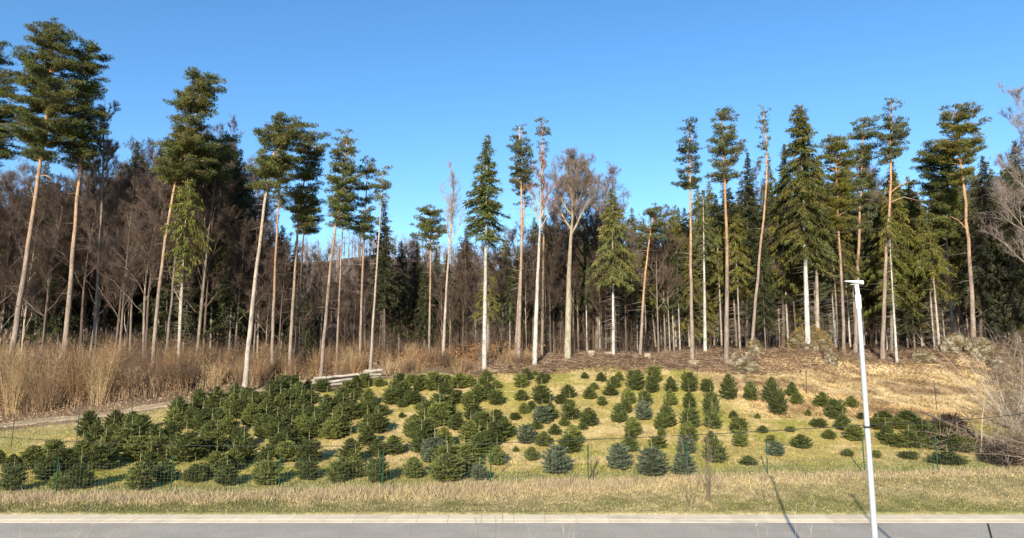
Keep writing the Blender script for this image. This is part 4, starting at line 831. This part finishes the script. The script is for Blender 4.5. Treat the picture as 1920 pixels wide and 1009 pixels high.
A = np.stack([x, y, gz(x, y) + rng.uniform(-.05, .9, n)], 1); d = nrm(rng.normal(size=(n, 3))*(1, .8, .7) + (-.5, 0, .3)); Lg = rng.uniform(.5, 2.2, (n, 1))
pal = np.array([(.28, .23, .17), (.15, .11, .08), (.09, .065, .05)])[rng.integers(0, 3, n)]
b.cones(A, A + d*Lg, .014, pal)
for k in range(3): s = rng.uniform(.2, .9, (n, 1)); S = A + d*Lg*s; b.cones(S, S + nrm(d + rng.normal(0, .6, d.shape))*Lg*.45, .009, pal)
tag(link('brush_thicket', b.data('brush_thicket', M_twig)), 'grey brown tangle of leafless branches covering the bank at the right edge', 'brush', kind='stuff')
def bush(u, v, D, n, L, label, tone, r=.014, lean=.55, name='bare_bush'):
    x = D*tx(u, v); o = np.array((x, D, float(gz(x, D)))); b = MB()
    for k in range(n):
        a = rng.uniform(0, 6.28); d = nrm(np.array((math.cos(a)*lean, math.sin(a)*lean, 1))); P = [np.array((rng.normal(0, .06), rng.normal(0, .06), -.05))]; l = L*rng.uniform(.6, 1.1)
        for q in range(4): d = nrm(d + rng.normal(0, .1, 3)); P.append(P[-1] + d*l/4)
        b.tube(P, r*np.linspace(1, .25, 5), np.array(tone)*rng.uniform(.8, 1.2), 4, False)
        for q in range(7):
            t = rng.integers(1, 5); s = P[t]; b.cones([s], [s + nrm(d + rng.normal(0, .5, 3))*l*rng.uniform(.12, .35)], r*.45, tone)
    tag(link(name, b.data(name, M_twig), None, o), label, 'bush'); return o
bush(1900, 760, 44, 26, 6.5, 'tall leafless grey bush arching over the bank at the right edge', (.33, .28, .23), .026, .75)
bush(1330, 960, 31, 9, 3.6, 'leafless sapling clump on the verge below the middle right firs', (.15, .11, .08), .011, .16)
bush(1295, 968, 30.4, 5, 2.6, 'thin leafless shoots on the verge left of the tall sapling clump', (.14, .11, .08), .009, .2)
bush(1435, 958, 31, 4, 2.5, 'leafless shoots on the verge near the eighth fence post', (.15, .12, .09), .008, .14)
bush(1110, 895, 34, 4, 1.9, 'dark bare shoots behind the fence right of the sixth post', (.07, .055, .04), .016, .12)
bush(1065, 912, 33, 3, 1.4, 'dark stiff stems at the fence left of the sixth post', (.09, .07, .05), .010, .08)
bush(1186, 905, 33, 2, 1.5, 'single dark stem under the grey firs between sixth and seventh posts', (.1, .08, .05), .010, .05)
bush(940, 968, 30, 3, 1.5, 'leaning dry weed stalks on the verge below the fifth fence post', (.13, .10, .07), .008, .3)
bush(1025, 712, 56.5, 24, 1.1, 'dark round leafless bush above the central firs', (.13, .075, .065), .014, .9)
bush(1570, 610, 60.5, 20, 1.8, 'brown bush on the shoulder of the largest boulder', (.26, .17, .07), .014, .8)
bush(350, 715, 61, 26, 3.2, 'pale yellow leafless bush under the drooping conifer', (.36, .30, .12), .014, .6)
bush(1560, 715, 54, 18, .8, 'small dark weed on the straw slope left of the lamp', (.16, .10, .06), .012, .9)
bush(1473, 712, 54, 14, .7, 'small brown weed above the tallest pair of right hand firs', (.18, .11, .07), .011, .9)
bush(75, 760, 57, 30, 4.5, 'tall straw coloured bush in the scrub at the far left', (.42, .31, .17), .016, .4)
bush(170, 745, 58.5, 30, 4.6, 'tall straw coloured bush in the scrub below the second left pine', (.40, .29, .16), .016, .4)
bush(725, 700, 60, 24, 2.0, 'round pale bush right of the log pile', (.42, .31, .2), .013, .8)

for (u, yy, n, L, lab, tone, r_, ln) in [(928, 16.5, 3, 3.2, 'single thin dark stalk rising at the near roadside below the fifth fence post', (.16, .12, .09), .006, .06), (60, 16, 26, 2.9, 'pinkish tangle of bare twigs at the near roadside in the bottom left corner', (.36, .27, .22), .004, .6),
        (1480, 16, 4, 3.1, 'pale thin stalks at the near roadside left of the long lamp shadow', (.42, .38, .33), .005, .2), (1030, 16, 4, 2.95, 'pale thin stalks at the near roadside below the sixth fence post', (.40, .36, .30), .004, .25), (1545, 16.3, 1, 3.2, 'lone thin stalk at the near roadside right of the long lamp shadow', (.2, .16, .12), .005, .05)]:
    x = yy*(u-960)/1345; o = np.array((x, yy, -.06)); b = MB()
    for k in range(n):
        a = rng.uniform(0, 6.28); d = nrm(np.array((math.cos(a)*ln, math.sin(a)*ln, 1))); P = [np.array((rng.normal(0, .15), rng.normal(0, .1), -.02))]; l = L*rng.uniform(.85, 1.05)
        for q in range(5): d = nrm(d + rng.normal(0, .06, 3)); P.append(P[-1] + d*l/5)
        b.tube(P, r_*np.linspace(1, .4, 6), np.array(tone)*rng.uniform(.8, 1.2), 4, False)
        for q in range(6): t = rng.integers(3, 6); s_ = P[t]; b.cones([s_], [s_ + nrm(d + rng.normal(0, .5, 3))*l*rng.uniform(.05, .16)], r_*.6, tone)
    tag(link('roadside_stalks', b.data('roadside_stalks', M_twig), None, o), lab, 'stalks', 'bare stalks at the near roadside')
